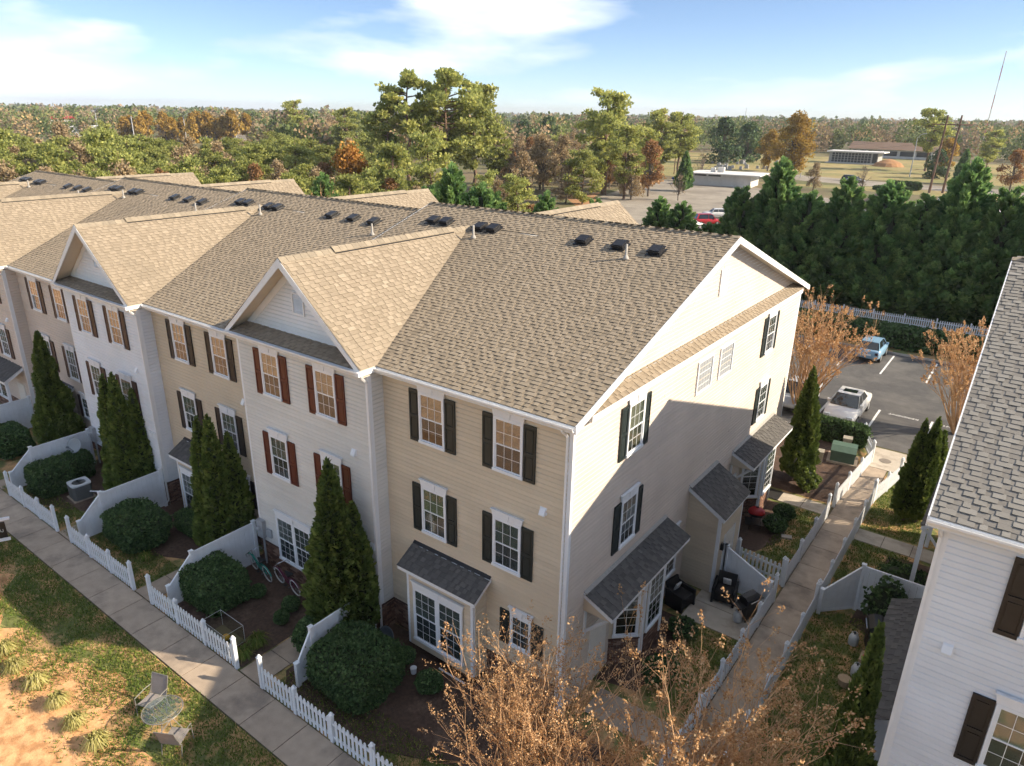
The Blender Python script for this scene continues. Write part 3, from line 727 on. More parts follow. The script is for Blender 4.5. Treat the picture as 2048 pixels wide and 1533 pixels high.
# ------------------------------------------------------------------ white house across the path
def right_house():
    X0, Y0 = 7.73, .3; T = thing('townhouse', 'white sided house with black shutters and grey shingle roof at the right edge', 'townhouse', (X0, Y0, 0))
    dep, he, rz_, w = 17.4, 9.42, 12.74, 13.0; top = he-.2
    MB().box(0, 0, 0, w, dep, top).build('wall', 'siding_white', T)
    siding(T, 'siding_white', (.1, -.001, 0), 0, w-.1, .3, top, True)
    siding(T, 'siding_white', (-.001, dep-.1, 0), R(-90), dep-.2, .3, top, True)
    MB().box(-.034, -.034, .1, .1, .06, top).build('corner_board', 'trim', T); MB().box(-.034, dep-.1, .1, .06, dep+.03, top).build('corner_board', 'trim', T)
    sl = (rz_-he)/(dep/2+OV); c = 1/math.hypot(1, sl); s = sl*c; vm = (dep/2+OV)/c
    shingles(T, 'shingle_pale', (0, -OV, he), (1, 0, 0), (0, c, s), vm, lambda v: [(-.26, w)], 300, seed=51)
    shingles(T, 'shingle_pale', (0, dep+OV, he), (1, 0, 0), (0, -c, s), vm, lambda v: [(-.26, w)], 0, ex=.286, seed=52)
    for f in (lambda y: y, lambda y: dep-y):
        MB().prism([(-.25, f(-OV), he-.005), (w, f(-OV), he-.005), (w, f(dep/2), rz_-.005), (-.25, f(dep/2), rz_-.005)], (0, 0, -.09)).build('roof_deck', 'soffit', T)
        MB().prism([(-.285, f(-OV-.02), he+.01), (-.285, f(dep/2), rz_+.01), (-.285, f(dep/2), rz_-.2), (-.285, f(-OV-.02), he-.2)], (.03, 0, 0)).build('rake_board', 'trim', T)
    caps(T, 'cap_shingle', (w, dep/2, rz_), (-.25, dep/2, rz_), .16, sl)
    MB().face([(.0, 0, top), (.0, dep, top), (.0, dep/2, rz_-.15)]).build('gable_wall', 'siding_white', T)
    MB().box(-.25, -OV, top, w, 0, top+.02).build('soffit', 'soffit', T); MB().box(-.25, -OV-.02, top, w, -OV, he-.012).build('fascia', 'trim', T)
    gutter(T, (-.27, -OV-.021, he-.13), (w, -OV-.021, he-.13)); downspout(T, -.02, 0, he-.12, .15, (-.1, -1), .3)
    for zb in (7.45, 4.45):
        for i, xx in enumerate((9.22+.93, 9.22+4.6)):
            window(T, (xx-X0, -.02, zb), 0, 1.85 if True else .95, 1.55, 3, 2, True, True, 'shutter_black', True, 'blind', 1)
    vent_hood(T, (8.27-X0, -.02, 6.72))
    # lean-to roof over the side bay
    zt, ze, xe = 3.72, 3.27, .9; y0, y1 = 1.0, 6.3
    MB().prism([(-xe+.02, y0, ze-.005), (-.02, y0, zt-.005), (-.02, y0, zt-.14), (-xe+.02, y0, ze-.14)], (0, y1-y0, 0)).build('bay_roof', 'trim', T)
    shingles(T, 'shingle_grey', (-xe, 0, ze), (0, 1, 0), (xe, 0, zt-ze), .92, lambda v: [(y0-.02, y1+.02)], 0, seed=71)
    MB().box(-.62, 2.2, .3, -.02, 5.2, 3.1).build('bay_wall', 'siding_white', T)
    # porch at the far entry
    y0, y1 = 11.2, 16.0
    MB().prism([(-xe+.02, y0, ze-.005), (-.02, y0, zt-.005), (-.02, y0, zt-.14), (-xe+.02, y0, ze-.14)], (0, y1-y0, 0)).build('porch_roof', 'trim', T)
    shingles(T, 'shingle_grey', (-xe, 0, ze), (0, 1, 0), (xe, 0, zt-ze), .92, lambda v: [(y0-.02, y1+.02)], 0, seed=72)
    for yy in (y0+.1, y1-.2): MB().box(-xe+.06, yy, .05, -xe+.20, yy+.14, 3.12).build('porch_post', 'trim', T)
    MB().tube([(-.05, y0+.17, 2.3), (-.75, y0+.17, 3.1)], .05, 4).build('bracket', 'trim', T)
    return T
RH = right_house()

# ------------------------------------------------------------------ ground, paths, parking
def sheet(name, poly, z, mat, kind='structure', parent=None, thick=None):
    mb = MB()
    if thick: mb.prism([(x, y, z-thick) for x, y in poly], (0, 0, thick))
    else: mb.face([(x, y, z) for x, y in poly])
    o = mb.build(name, mat, parent)
    if kind and not parent: o['kind'] = kind
    return o
sheet('ground', [(-26000, -3000), (26000, -3000), (26000, 26000), (-26000, 26000)], -.012, 'earth')
sheet('clay_bank', [(-120, -17), (60, -17), (60, -5.8), (-120, -5.8)], -.004, 'clay')
lg = random.Random(4); edge = [(-120, -7.2)]+[(-60+i*.55, -6.95-.55*math.sin(i*.41)-lg.uniform(0, .6)-(.002*i if i < 95 else .2+.035*(i-95) if i < 130 else 1.5)) for i in range(0, 200)]+[(60, -9.0)]
sheet('lawn', edge+[(60, -5.72), (-120, -5.72)], .0, 'turf')
sheet('yard', [(-70, -4.48), (3.16, -4.48), (3.16, 24.6), (-70, 24.6)], .0, 'turf')
sheet('side_yard', [(4.42, -4.48), (7.7, -4.48), (7.7, 24.6), (4.42, 24.6)], .0, 'turf')
def slabs(name, x0, x1, y0, y1, along, step, mat='concrete', z=.03):
    base = sheet(name, [(x0, y0), (x1, y0), (x1, y1), (x0, y1)], z-.012, 'joint_dark')
    L = (x1-x0) if along == 'x' else (y1-y0); n = max(1, round(L/step)); st = L/n; g = .012
    if along == 'x': me = MB().box(g, g, -.05, st-g, (y1-y0)-g, 0).mesh('slab', mat)
    else: me = MB().box(g, g, -.05, (x1-x0)-g, st-g, 0).mesh('slab', mat)
    for i in range(n):
        place(me, 'slab', base, (x0+(i*st if along == 'x' else 0), y0+(i*st if along == 'y' else 0), z+random.uniform(-.003, .003)))
    return base
slabs('front_pavement', -62, 9.5, -5.70, -4.50, 'x', 1.5)
slabs('side_path', 3.22, 4.40, -4.48, 22.4, 'y', 1.5)
slabs('path_end', 3.25, 5.0, 22.42, 25.0, 'y', 2.6, 'concrete_pale')
for xg in (-8.2, -14.5, -20.6, -27.2): slabs('entry_path', xg-.5, xg+.5, -4.48, -1.1, 'y', 1.2, z=.025)
slabs('patio', .9, 3.05, 6.2, 8.5, 'y', 1.15, 'concrete_pale', z=.03)
slabs('entry_path', .9, 3.14, 16.2, 17.15, 'x', 1.1, 'concrete_pale', z=.025)
slabs('entry_path', .4, 3.14, .6, 1.7, 'x', 1.4, 'concrete', z=.025)
slabs('entry_path', 4.45, 7.6, 15.0, 16.0, 'x', 1.05, 'concrete_pale', z=.025)
def mulch(pts, z=.012): return sheet('mulch_bed', pts, z, 'mulch')
mulch([(-7.6, -3.6), (-6.8, -4.2), (-3.6, -4.1), (-1.2, -3.0), (3.0, -2.4), (3.0, -.2), (-.1, -.05), (-7.6, -.05)])
mulch([(-13.4, -3.9), (-11.5, -4.35), (-8.75, -4.35), (-8.75, -.1), (-13.4, -.1)])
mulch([(-19.8, -2.6), (-17.2, -3.3), (-15.1, -2.2), (-15.1, -.1), (-19.8, -.1)])
mulch([(-26.4, -3.8), (-24.0, -4.0), (-21.3, -2.8), (-21.3, -.1), (-26.4, -.1)])
mulch([(.05, 17.3), (3.0, 17.4), (3.1, 22.5), (2.0, 24.5), (-8, 24.5), (-8, 18.7), (.05, 18.7)])
mulch([(.05, 11.5), (1.6, 11.6), (2.2, 13.0), (1.9, 15.9), (.05, 16.1)])
mulch([(.05, 1.9), (1.3, 2.2), (1.6, 4.5), (1.0, 6.1), (.05, 6.1)])
mulch([(5.6, 9.4), (7.7, 8.6), (7.7, 14.8), (5.9, 14.6)])
# parking court behind
sheet('parking_court', [(-40, 25.2), (40, 25.2), (40, 42.9), (-40, 42.9)], .004, 'asphalt')
def kerb(a, b, w=.16, h=.13):
    a = Vector((*a, 0)); b = Vector((*b, 0)); d = (b-a).normalized(); n = Vector((-d.y, d.x, 0))*w
    return MB().prism([a, b, b+n, a+n], (0, 0, h)).build('kerb', 'kerb')
for k in (kerb((-40, 25.04), (3.2, 25.04)), kerb((5.0, 25.04), (40, 25.04)), kerb((-40, 42.9), (40, 42.9))): k['kind'] = 'structure'
sheet('verge', [(-40, 43.1), (40, 43.1), (40, 58), (-40, 58)], .05, 'turf')
def paint(x0, y0, x1, y1): o = MB().face([(x0, y0, .009), (x1, y0, .009), (x1, y1, .009), (x0, y1, .009)]).build('bay_line', 'paint_white'); o['kind'] = 'structure'
for i in range(-6, 7): paint(2.42+i*2.75, 25.6, 2.54+i*2.75, 30.7); paint(1.10+i*2.75, 37.6, 1.22+i*2.75, 42.5)
def text(body, size, loc, rot, mat, name, parent=None, ext=.001):
    cu = bpy.data.curves.new(name, 'FONT'); cu.body = body; cu.size = size; cu.align_x = 'CENTER'; cu.align_y = 'CENTER'; cu.extrude = ext
    o = bpy.data.objects.new(name, cu); col.objects.link(o)
    dg = bpy.context.evaluated_depsgraph_get(); me = bpy.data.meshes.new_from_object(o.evaluated_get(dg)); bpy.data.objects.remove(o)
    me.materials.clear(); me.materials.append(MATS[mat])
    o = bpy.data.objects.new(name, me); col.objects.link(o); o.location = loc; o.rotation_euler = rot
    if parent: o.parent = parent
    return o
for i in range(-1, 3):
    o = text('RESIDENT', .36, (3.77+i*2.75, 30.45, .010), (0, 0, math.pi), 'paint_white', 'bay_lettering'); o['kind'] = 'structure'; o.scale = (1.0, .85, 1)

# ------------------------------------------------------------------ vegetation
def leafmat(name, ramp, trans=.42, var=.12, scale=.8, rough=.75, orand=.10): return pm(name, (.1, .1, .1), rough, var, scale, spec=.12, ramp=ramp, trans=trans, orand=orand)
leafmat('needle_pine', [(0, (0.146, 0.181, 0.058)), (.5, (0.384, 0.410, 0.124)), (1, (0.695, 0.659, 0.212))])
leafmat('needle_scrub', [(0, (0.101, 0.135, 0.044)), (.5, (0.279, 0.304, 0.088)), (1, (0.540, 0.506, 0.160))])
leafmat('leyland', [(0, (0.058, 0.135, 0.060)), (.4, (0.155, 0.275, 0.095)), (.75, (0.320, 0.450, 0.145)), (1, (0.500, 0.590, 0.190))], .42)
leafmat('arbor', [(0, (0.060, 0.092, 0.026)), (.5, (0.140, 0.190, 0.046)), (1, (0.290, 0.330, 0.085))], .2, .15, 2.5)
leafmat('hedge_leaf', [(0, (0.034, 0.061, 0.026)), (.5, (0.083, 0.138, 0.051)), (1, (0.180, 0.261, 0.096))], .15, .12, 3)
leafmat('leaf_orange', [(0, (0.188, 0.085, 0.022)), (.5, (0.396, 0.198, 0.050)), (1, (0.544, 0.327, 0.089))], .35)
leafmat('leaf_gold', [(0, (0.236, 0.141, 0.033)), (.5, (0.425, 0.278, 0.065)), (1, (0.591, 0.425, 0.119))], .35)
leafmat('leaf_rust', [(0, (0.190, 0.095, 0.045)), (.5, (0.340, 0.190, 0.085)), (1, (0.470, 0.290, 0.140))], .3)
leafmat('leaf_brown', [(0, (0.220, 0.160, 0.090)), (.5, (0.396, 0.297, 0.171)), (1, (0.550, 0.429, 0.259))], .3)
leafmat('magnolia', [(0, (0.039, 0.074, 0.034)), (.5, (0.096, 0.152, 0.069)), (1, (0.199, 0.265, 0.113))], .15)
leafmat('woodland', [(0, (0.074, 0.108, 0.043)), (.22, (0.134, 0.175, 0.060)), (.42, (0.222, 0.242, 0.092)), (.55, (0.235, 0.188, 0.123)), (.72, (0.336, 0.249, 0.155)), (.86, (0.417, 0.289, 0.148)), (1, (0.497, 0.370, 0.175))], .25, .15, .1)
leafmat('seedhead', [(0, (0.300, 0.150, 0.060)), (.5, (0.550, 0.330, 0.160)), (1, (0.740, 0.540, 0.320))], .35, .15, 4)
leafmat('grass_blade', [(0, (0.065, 0.110, 0.020)), (.5, (0.140, 0.205, 0.038)), (.78, (0.270, 0.270, 0.070)), (1, (0.500, 0.360, 0.150))], .3, .2, 2)
leafmat('liriope', [(0, (0.220, 0.220, 0.060)), (.5, (0.440, 0.400, 0.140)), (1, (0.660, 0.580, 0.280))], .3)
pm('bark_pine', (.155, .098, .066), .9, .25, 4, bump=.6, bscale=14)
pm('bark_grey', (.155, .125, .10), .9, .25, 4, bump=.5, bscale=14)
pm('twig', (.52, .32, .17), .85, .25, 6)
pm('bark_myrtle', (.42, .27, .16), .75, .25, 6, bump=.3, bscale=20)
pm('core_dark', (.030, .040, .020), .95, .2)  # dark solid core hiding see-through, coloured as the shaded inside of foliage
NR = np.random.default_rng(11)
def rvec(n, rg=NR):
    v = rg.normal(size=(n, 3)); return v/np.linalg.norm(v, axis=1, keepdims=True)
def leafquads(c, size, asp=1.0, axis=None, jit=.6, rg=NR):
    """c (n,3) centres; axis (n,3) long direction of each spray (None: random)"""
    n = len(c); a = rvec(n, rg) if axis is None else axis+rvec(n, rg)*jit
    a /= np.linalg.norm(a, axis=1, keepdims=True)
    b = np.cross(a, rvec(n, rg)); b /= np.linalg.norm(b, axis=1, keepdims=True)+1e-9
    s = (size*(.7+.6*rg.random(n)))[:, None] if np.isscalar(size) else size[:, None]
    A = a*s*.5*asp; B = b*s*.5
    return np.stack([c-A-B*.35, c-A*.1-B, c+A, c-A*.1+B], 1)     # kite-shaped leaf
def ellshell(n, c, r, thick=.35, rg=NR):
    d = rvec(n, rg); k = 1-thick*rg.random(n)**1.5
    return np.array(c)+d*k[:, None]*np.array(r), d
PROTO = {}
def limb(mb, p, q, r0, r1, bend=.12, n=5, seg=3, rg=random):
    p = Vector(p); q = Vector(q); L = (q-p).length; pts = []; rr = []
    off = Vector((rg.uniform(-1, 1), rg.uniform(-1, 1), rg.uniform(-.3, .6)))*L*bend
    for i in range(seg+1):
        t = i/seg; pts.append(p.lerp(q, t)+off*math.sin(math.pi*t)); rr.append(r0+(r1-r0)*t)
    mb.tube(pts, rr, n, False); return pts
def tree_pine(key, h, r, nclump, nleaf, leaf, seed, mat='needle_pine', low=.35, top=.3, lean=0):
    rg = np.random.default_rng(seed); rn = random.Random(seed)
    mb = MB(); tr = [(0, 0, -.2)]; x = y = 0
    for i in range(1, 7): x += rn.uniform(-.03, .03)*h+lean*h/6; y += rn.uniform(-.03, .03)*h; tr.append((x, y, h*.93*i/6))
    mb.tube(tr, [h*.018*(1-.8*i/6) for i in range(7)], 7, False)
    Q = []; TT = []
    for k in range(nclump):
        t = low+(1-low)*(k+rn.random())/nclump; zi = min(5.99, t*.93*6); i = int(zi)
        base = Vector(tr[i]).lerp(Vector(tr[min(i+1, 6)]), zi-i)
        prof = (math.sin(math.pi*min(1, max(0, (t-low)/(1-low)))**.75)*.8+top*.9*(t > .7)+.12)
        ln = r*prof*rn.uniform(.45, 1.1); an = rn.uniform(0, 6.283)
        tip = base+Vector((math.cos(an)*ln, math.sin(an)*ln, ln*rn.uniform(-.02, .38)+.03*h*(t > .9)))
        limb(mb, base, tip, h*.006, h*.0018, .1, 4, 2, rn)
        for u, sc_ in ((1.0, 1.0), (.62, .75)):
            cpos = base.lerp(tip, u); cr = r*rn.uniform(.24, .36)*sc_
            m = int(nleaf/nclump/2*(sc_))
            c, d = ellshell(m, cpos, (cr, cr, cr*.55), .8, rg); d[:, 2] += .5
            Q.append(leafquads(c, leaf, 1.3, d, .8, rg)); TT.append(np.clip(rn.uniform(.25, .65)+rg.normal(0, .16, m), .02, 1))
    PROTO[key] = (mb.mesh('trunk', 'bark_pine'), soup('crown', np.concatenate(Q), np.concatenate(TT), mat, obj=False))
def tree_round(key, h, r, nblob, nleaf, leaf, seed, mat, bark='bark_grey', low=.25, sparse=.6, twigs=0, flat=.8):
    rg = np.random.default_rng(seed); rn = random.Random(seed); mb = MB()
    limb(mb, (0, 0, -.2), (0, 0, h*.5), h*.022, h*.014, .05, 7, 4, rn); Q = []; TT = []
    for k in range(nblob):
        t = low+(1-low)*rn.random()**.8; pr = math.sin(math.pi*min(1, (t-low)/(1-low)*.85+.15))
        an = rn.uniform(0, 6.283); ra = r*pr*rn.uniform(.2, .85); br = r*rn.uniform(.22, .38)
        c = Vector((math.cos(an)*ra, math.sin(an)*ra, h*t-br*.6))
        limb(mb, (0, 0, h*rn.uniform(.15, .5)), c, h*.009, h*.003, .08, 4, 3, rn)
        for _ in range(twigs):
            e = c+Vector((rn.uniform(-1, 1), rn.uniform(-1, 1), rn.uniform(-.5, 1.2)))*br*1.1; limb(mb, c, e, h*.003, h*.001, .1, 3, 2, rn)
        m = int(nleaf/nblob); cc, d = ellshell(m, c, (br, br, br*flat), sparse, rg)
        Q.append(leafquads(cc, leaf, 1.15, d, 1.2, rg)); TT.append(np.clip(rn.uniform(.3, .7)+rg.normal(0, .18, m), .02, 1))
    PROTO[key] = (mb.mesh('trunk', bark), soup('crown', np.concatenate(Q), np.concatenate(TT), mat, obj=False))
def tree_cone(key, h, r, nleaf, leaf, seed, mat, prof, lumps=26, asp=1.8, inner=.35, up=.8, core=True, stems=None, amp=.26, lw=.09):
    """dense conifer: feathery sprays on a lumpy cone or column; stems = list of (x, y, hfrac, rfrac)"""
    rg = np.random.default_rng(seed); rn = random.Random(seed); mb = MB(); cb = MB(); Q = []; TT = []
    for (sx_, sy_, hf, rf) in (stems or [(0, 0, 1, 1)]):
        H, Rr = h*hf, r*rf; n = int(nleaf*hf*rf/sum(a[2]*a[3] for a in (stems or [(0, 0, 1, 1)])))
        mb.tube([(sx_, sy_, -.1), (sx_, sy_, H*.9)], [Rr*.10, Rr*.02], 7, False)
        # area-weighted heights
        tt = np.linspace(0, 1, 200); pv = np.array([prof(t) for t in tt])+.03; cdf = np.cumsum(pv); cdf /= cdf[-1]
        t = np.interp(rg.random(n), cdf, tt); an = rg.random(n)*2*np.pi
        lt = rg.random(lumps); la = rg.random(lumps)*2*np.pi; ls = rg.uniform(.5, 1.0, lumps)
        dt = (t[:, None]-lt[None])*h/r*.8; da = np.angle(np.exp(1j*(an[:, None]-la[None])))
        lump = (ls[None]*np.exp(-(dt**2+da**2)/lw)).max(1)
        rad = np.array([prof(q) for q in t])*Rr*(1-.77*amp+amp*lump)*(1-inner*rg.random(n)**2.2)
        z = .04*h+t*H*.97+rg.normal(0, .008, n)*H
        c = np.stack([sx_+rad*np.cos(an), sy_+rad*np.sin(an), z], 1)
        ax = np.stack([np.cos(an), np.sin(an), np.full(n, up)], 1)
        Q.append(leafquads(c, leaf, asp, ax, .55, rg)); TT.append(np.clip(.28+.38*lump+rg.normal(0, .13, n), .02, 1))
        if core:
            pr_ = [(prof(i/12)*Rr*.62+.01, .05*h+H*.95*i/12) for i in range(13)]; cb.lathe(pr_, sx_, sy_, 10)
    PROTO[key] = (mb.mesh('trunk', 'bark_grey'), soup('crown', np.concatenate(Q), np.concatenate(TT), mat, obj=False), cb.mesh('shade_core', 'core_dark') if core else None)
def tree_plume(key, h, r, nplume, per, leaf, seed, mat, prof):
    """cypress: upswept feathery plumes with dark gaps between them"""
    rg = np.random.default_rng(seed); rn = random.Random(seed); mb = MB(); Q = []; TT = []
    mb.tube([(0, 0, -.1), (0, 0, h*.9)], [.22, .04], 7, False)
    tt = np.linspace(0, 1, 200); pv = np.array([prof(t) for t in tt])+.04; cdf = np.cumsum(pv); cdf /= cdf[-1]
    for k in range(nplume):
        t = float(np.interp((k+rn.random())/nplume, cdf, tt)); an = k*2.39996+rn.uniform(-.35, .35); rad = prof(t)*r*rn.uniform(.72, 1.06)
        ln = (.55+1.0*(1-t))*rn.uniform(.75, 1.35)*h/11; up = .55+.75*t+rn.uniform(-.1, .25)
        d = np.array([math.cos(an), math.sin(an), up]); d /= np.linalg.norm(d)
        tip = np.array([math.cos(an)*rad, math.sin(an)*rad, .05*h+t*h*.94])+d*ln*.35; base = tip-d*ln*1.35
        limb(mb, (0, 0, max(.2, base[2]-rad*.4)), base, .05, .02, .04, 4, 2, rn)
        u = rg.random(per)**.8; w = .34*ln*np.sin(np.pi*np.clip(u*.93+.05, 0, 1))**.8
        off = rg.normal(0, 1, (per, 3)); off -= (off@d)[:, None]*d; off /= np.linalg.norm(off, axis=1, keepdims=True)
        c = base+d*(u*ln*1.35)[:, None]+off*(w*rg.random(per)**.4)[:, None]
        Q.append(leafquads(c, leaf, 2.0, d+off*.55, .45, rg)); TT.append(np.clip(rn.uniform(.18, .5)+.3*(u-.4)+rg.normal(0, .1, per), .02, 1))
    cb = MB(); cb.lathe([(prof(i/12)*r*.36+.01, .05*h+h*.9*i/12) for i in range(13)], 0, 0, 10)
    PROTO[key] = (mb.mesh('trunk', 'bark_grey'), soup('crown', np.concatenate(Q), np.concatenate(TT), mat, obj=False), cb.mesh('shade_core', 'core_dark'))
def plant(key, name, label, cat, loc, s=1.0, rz=None, group=None, sz=None):
    P = PROTO[key]; T = thing(name, label, cat, loc, random.uniform(0, 6.28) if rz is None else rz, group)
    T.scale = (s, s, s if sz is None else sz)
    place(P[0], 'trunk', T); place(P[1], 'crown', T)
    if len(P) > 2 and P[2]: place(P[2], 'shade_core', T)
    return T
cone = lambda t: max(0, (1-t)**.8*(1-math.exp(-t*14)))
column = lambda t: max(0, min(1, (t*9)**.6))*max(0, 1-t**2.3)**.75*(.62+.38*(1-t))
tree_pine('pine_a', 22, 5.6, 52, 9800, .44, 1)
tree_pine('pine_b', 20, 5.0, 46, 8600, .44, 2, low=.25)
tree_pine('pine_c', 19, 4.2, 24, 4600, .42, 3, low=.55, lean=.04)
tree_pine('scrub_a', 9.5, 3.9, 44, 6600, .31, 4, 'needle_scrub', .06, .25)
tree_pine('scrub_b', 8.8, 3.6, 42, 6200, .31, 5, 'needle_scrub', .06, .25)
tree_pine('scrub_c', 10.5, 3.8, 44, 6600, .31, 6, 'needle_pine', .08, .25)
tree_round('orange', 10, 4.0, 24, 3800, .34, 7, 'leaf_orange', sparse=.8)
tree_round('gold', 17, 6.5, 40, 7200, .42, 8, 'leaf_gold', low=.22, sparse=.9, twigs=2)
tree_round('gold_far', 15, 6.0, 22, 1500, .95, 9, 'leaf_gold', low=.1, sparse=.7)
tree_round('rust', 9, 3.4, 22, 2600, .32, 10, 'leaf_rust', sparse=.9, twigs=2)
tree_round('brown', 9, 3.6, 26, 2600, .29, 11, 'leaf_brown', low=.12, sparse=1, twigs=4)
tree_round('brown_b', 11, 4.2, 28, 2800, .31, 12, 'leaf_brown', low=.15, sparse=1, twigs=4)
tree_round('bare', 9, 3.5, 26, 160, .25, 13, 'leaf_brown', low=.25, sparse=1, twigs=7)
tree_round('magnolia', 15, 8.0, 26, 3600, .75, 14, 'magnolia', low=.08, sparse=.4)
tree_plume('leyland_a', 12, 3.3, 180, 125, .29, 15, 'leyland', lambda t: max(0, (1-t)**.62*(1-math.exp(-t*14))))
tree_plume('leyland_b', 11, 3.2, 170, 125, .29, 16, 'leyland', lambda t: max(0, (1-t)**.5*(1-math.exp(-t*12))))
tree_cone('cedar', 12, 4.0, 4200, .7, 17, 'leyland', cone, 60, 1.5, amp=.5, lw=.06)

def az(u): return R(126.446)-math.atan((u-1024)*math.cos(R(20.783))/1420.5)
def polar(u, d): return (CAM.x+d*math.cos(az(u)), CAM.y+d*math.sin(az(u)), 0)
# tall pines behind the ridge and other single trees
for k, u, d, s, nm, lb in (
    ('pine_a', 885, 150, 1.17, 'pine_tree', 'tallest broad pine rising behind the middle of the roof ridge'),
    ('pine_b', 935, 157, 1.18, 'pine_tree', 'tall pine on the right of the big pine clump, crown leaning right'),
    ('pine_c', 806, 148, 1.32, 'pine_tree', 'slender tall pine with a bare trunk and small tufted top'),
    ('pine_c', 762, 150, 1.02, 'pine_tree', 'lower dark pine at the left end of the big pine clump'),
    ('scrub_c', 850, 135, 1.25, 'pine_tree', 'full low pine in front of the big pine clump'),
    ('pine_b', 985, 165, .80, 'pine_tree', 'shorter pine at the right foot of the big pine clump'),
    ('scrub_a', 765, 118, 1.28, 'pine_tree', 'bright green pine in front of the slender tall pine'),
    ('pine_b', 1204, 158, 1.12, 'pine_tree', 'tall pointed pine behind the utility pole'),
    ('pine_b', 1250, 150, .78, 'pine_tree', 'lower bushy pine beside the tall pointed pine'),
    ('scrub_c', 1165, 140, 1.0, 'pine_tree', 'small pine at the left foot of the tall pointed pine'),
    ('pine_b', 1322, 205, .95, 'pine_tree', 'pine with a rounded top left of the white flat roofed building'),
    ('pine_a', 1358, 212, .84, 'pine_tree', 'pine just left of the cemetery lawn'),
    ('pine_b', 1290, 165, .75, 'pine_tree', 'pine at the left edge of the old car park'),
    ('rust', 1300, 158, 1.25, 'autumn_tree', 'red and rust leaved tree beside the old car park'),
    ('brown', 1265, 150, 1.0, 'autumn_tree', 'brown thinning tree left of the old car park'),
    ('orange', 685, 122, 1.16, 'autumn_tree', 'bright orange leaved tree in front of the green pines'),
    ('brown_b', 1075, 165, 1.15, 'autumn_tree', 'large bare brown tree between the two pine clumps'),
    ('brown', 1040, 150, 1.0, 'autumn_tree', 'bare brown tree right of the big pine clump'),
    ('brown_b', 1120, 170, 1.1, 'autumn_tree', 'tan bare tree left of the tall pointed pine'),
    ('brown', 1130, 140, .85, 'autumn_tree', 'low brown brush tree behind the ridge'),
    ('magnolia', 1445, 285, 1.05, 'magnolia_tree', 'round dark green magnolia behind the cemetery'),
    ('magnolia', 1495, 300, .95, 'magnolia_tree', 'dark evergreen next to the round magnolia'),
    ('magnolia', 1040, 330, .9, 'magnolia_tree', 'dark evergreen clump beyond the bare trees'),
    ('magnolia', 1090, 340, 1.0, 'magnolia_tree', 'broad dark evergreen left of the tall pointed pine'),
    ('gold', 1590, 224, 1.06, 'autumn_tree', 'big golden tree standing alone by the road'),
    ('gold', 1540, 250, .75, 'autumn_tree', 'smaller golden tree left of the big golden one'),
    ('pine_a', 1862, 285, .97, 'pine_tree', 'wide crowned pine behind the twin wooden poles'),
    ('gold_far', 1900, 270, .75, 'autumn_tree', 'golden tree right of the twin wooden poles'),
    ('cedar', 1940, 232, .75, 'cedar_tree', 'low spreading dark cedar right of the twin poles'),
    ('magnolia', 1885, 250, .55, 'magnolia_tree', 'rounded green tree behind the spreading cedar'),
    ('pine_b', 1985, 300, .72, 'pine_tree', 'dark pine near the right edge of the skyline'),
    ('rust', 2045, 215, 1.1, 'autumn_tree', 'rust coloured tree at the right edge by the road'),
    ('bare', 1406, 200, .85, 'bare_tree', 'small bare tree on the cemetery lawn'),
    ('bare', 1363, 152, .6, 'bare_tree', 'small bare tree at the corner of the white flat roofed building'),
    ('cedar', 1372, 172, .72, 'cedar_tree', 'dark cedar left of the white flat roofed building'),
    ('cedar', 612, 330, 1.1, 'cedar_tree', 'dark pointed cedar near the highway signs'),
    ('cedar', 632, 340, 1.0, 'cedar_tree', 'second dark cedar near the highway signs'),
    ('scrub_c', 195, 330, 1.1, 'pine_tree', 'dark round pine left of the orange woods'),
    ('bare', 1740, 190, .7, 'bare_tree', 'bare tree behind the cypress row by the road'),
    ('brown', 1640, 190, .7, 'autumn_tree', 'brown tree under the big golden tree')):
    x, y, z = polar(u, d); plant(k, nm, lb, 'tree', (x, y, 0), s)
# dark cypress screen behind the parking court, and the ones behind the ridge
for i, (x, y, s, sz, k, lb) in enumerate((
    (-15.9, 55.2, .92, .86, 'leyland_b', 'leftmost dark cypress of the row behind the parking court'),
    (-12.6, 55.6, 1.05, 1.0, 'leyland_a', 'tall pointed cypress second from the left behind the parking court'),
    (-9.6, 55.0, 1.0, .86, 'leyland_b', 'cypress right of the tall pointed one behind the parking court'),
    (-6.6, 55.3, 1.05, .90, 'leyland_a', 'fourth cypress from the left behind the parking court'),
    (-3.2, 55.4, 1.1, .97, 'leyland_b', 'middle cypress of the row behind the parking court'),
    (-.4, 55.2, 1.0, .82, 'leyland_a', 'shorter cypress left of the tallest one'),
    (2.3, 55.6, 1.12, 1.05, 'leyland_a', 'tallest cypress of the row, near the right edge'),
    (5.2, 55.3, 1.05, .98, 'leyland_b', 'cypress right of the tallest one, half behind the right roof'),
    (8.2, 55.5, 1.1, .95, 'leyland_a', 'last cypress on the right, above the right roof'),
    (12.6, 55.0, 1.15, 1.25, 'leyland_a', 'first cypress continuing the row beyond the right edge'),
    (17.4, 54.6, 1.2, 1.35, 'leyland_b', 'second cypress continuing the row beyond the right edge'),
    (22.2, 54.8, 1.2, 1.4, 'leyland_a', 'third cypress continuing the row beyond the right edge'),
    (27.0, 54.6, 1.2, 1.4, 'leyland_b', 'fourth cypress continuing the row beyond the right edge'),
    (-18.6, 54.5, .7, .55, 'leyland_b', 'small cypress beside the old car park entrance'),
    (-21.6, 54.8, .82, .70, 'leyland_b', 'bushy cypress left of the parked red car'),
    (-24.2, 55.2, .85, .66, 'leyland_a', 'bushy cypress at the right end of the ridge'))):
    plant(k, 'cypress_tree', lb, 'tree', (x, y, 0), s*1.04, group='cypress row', sz=sz*1.05)
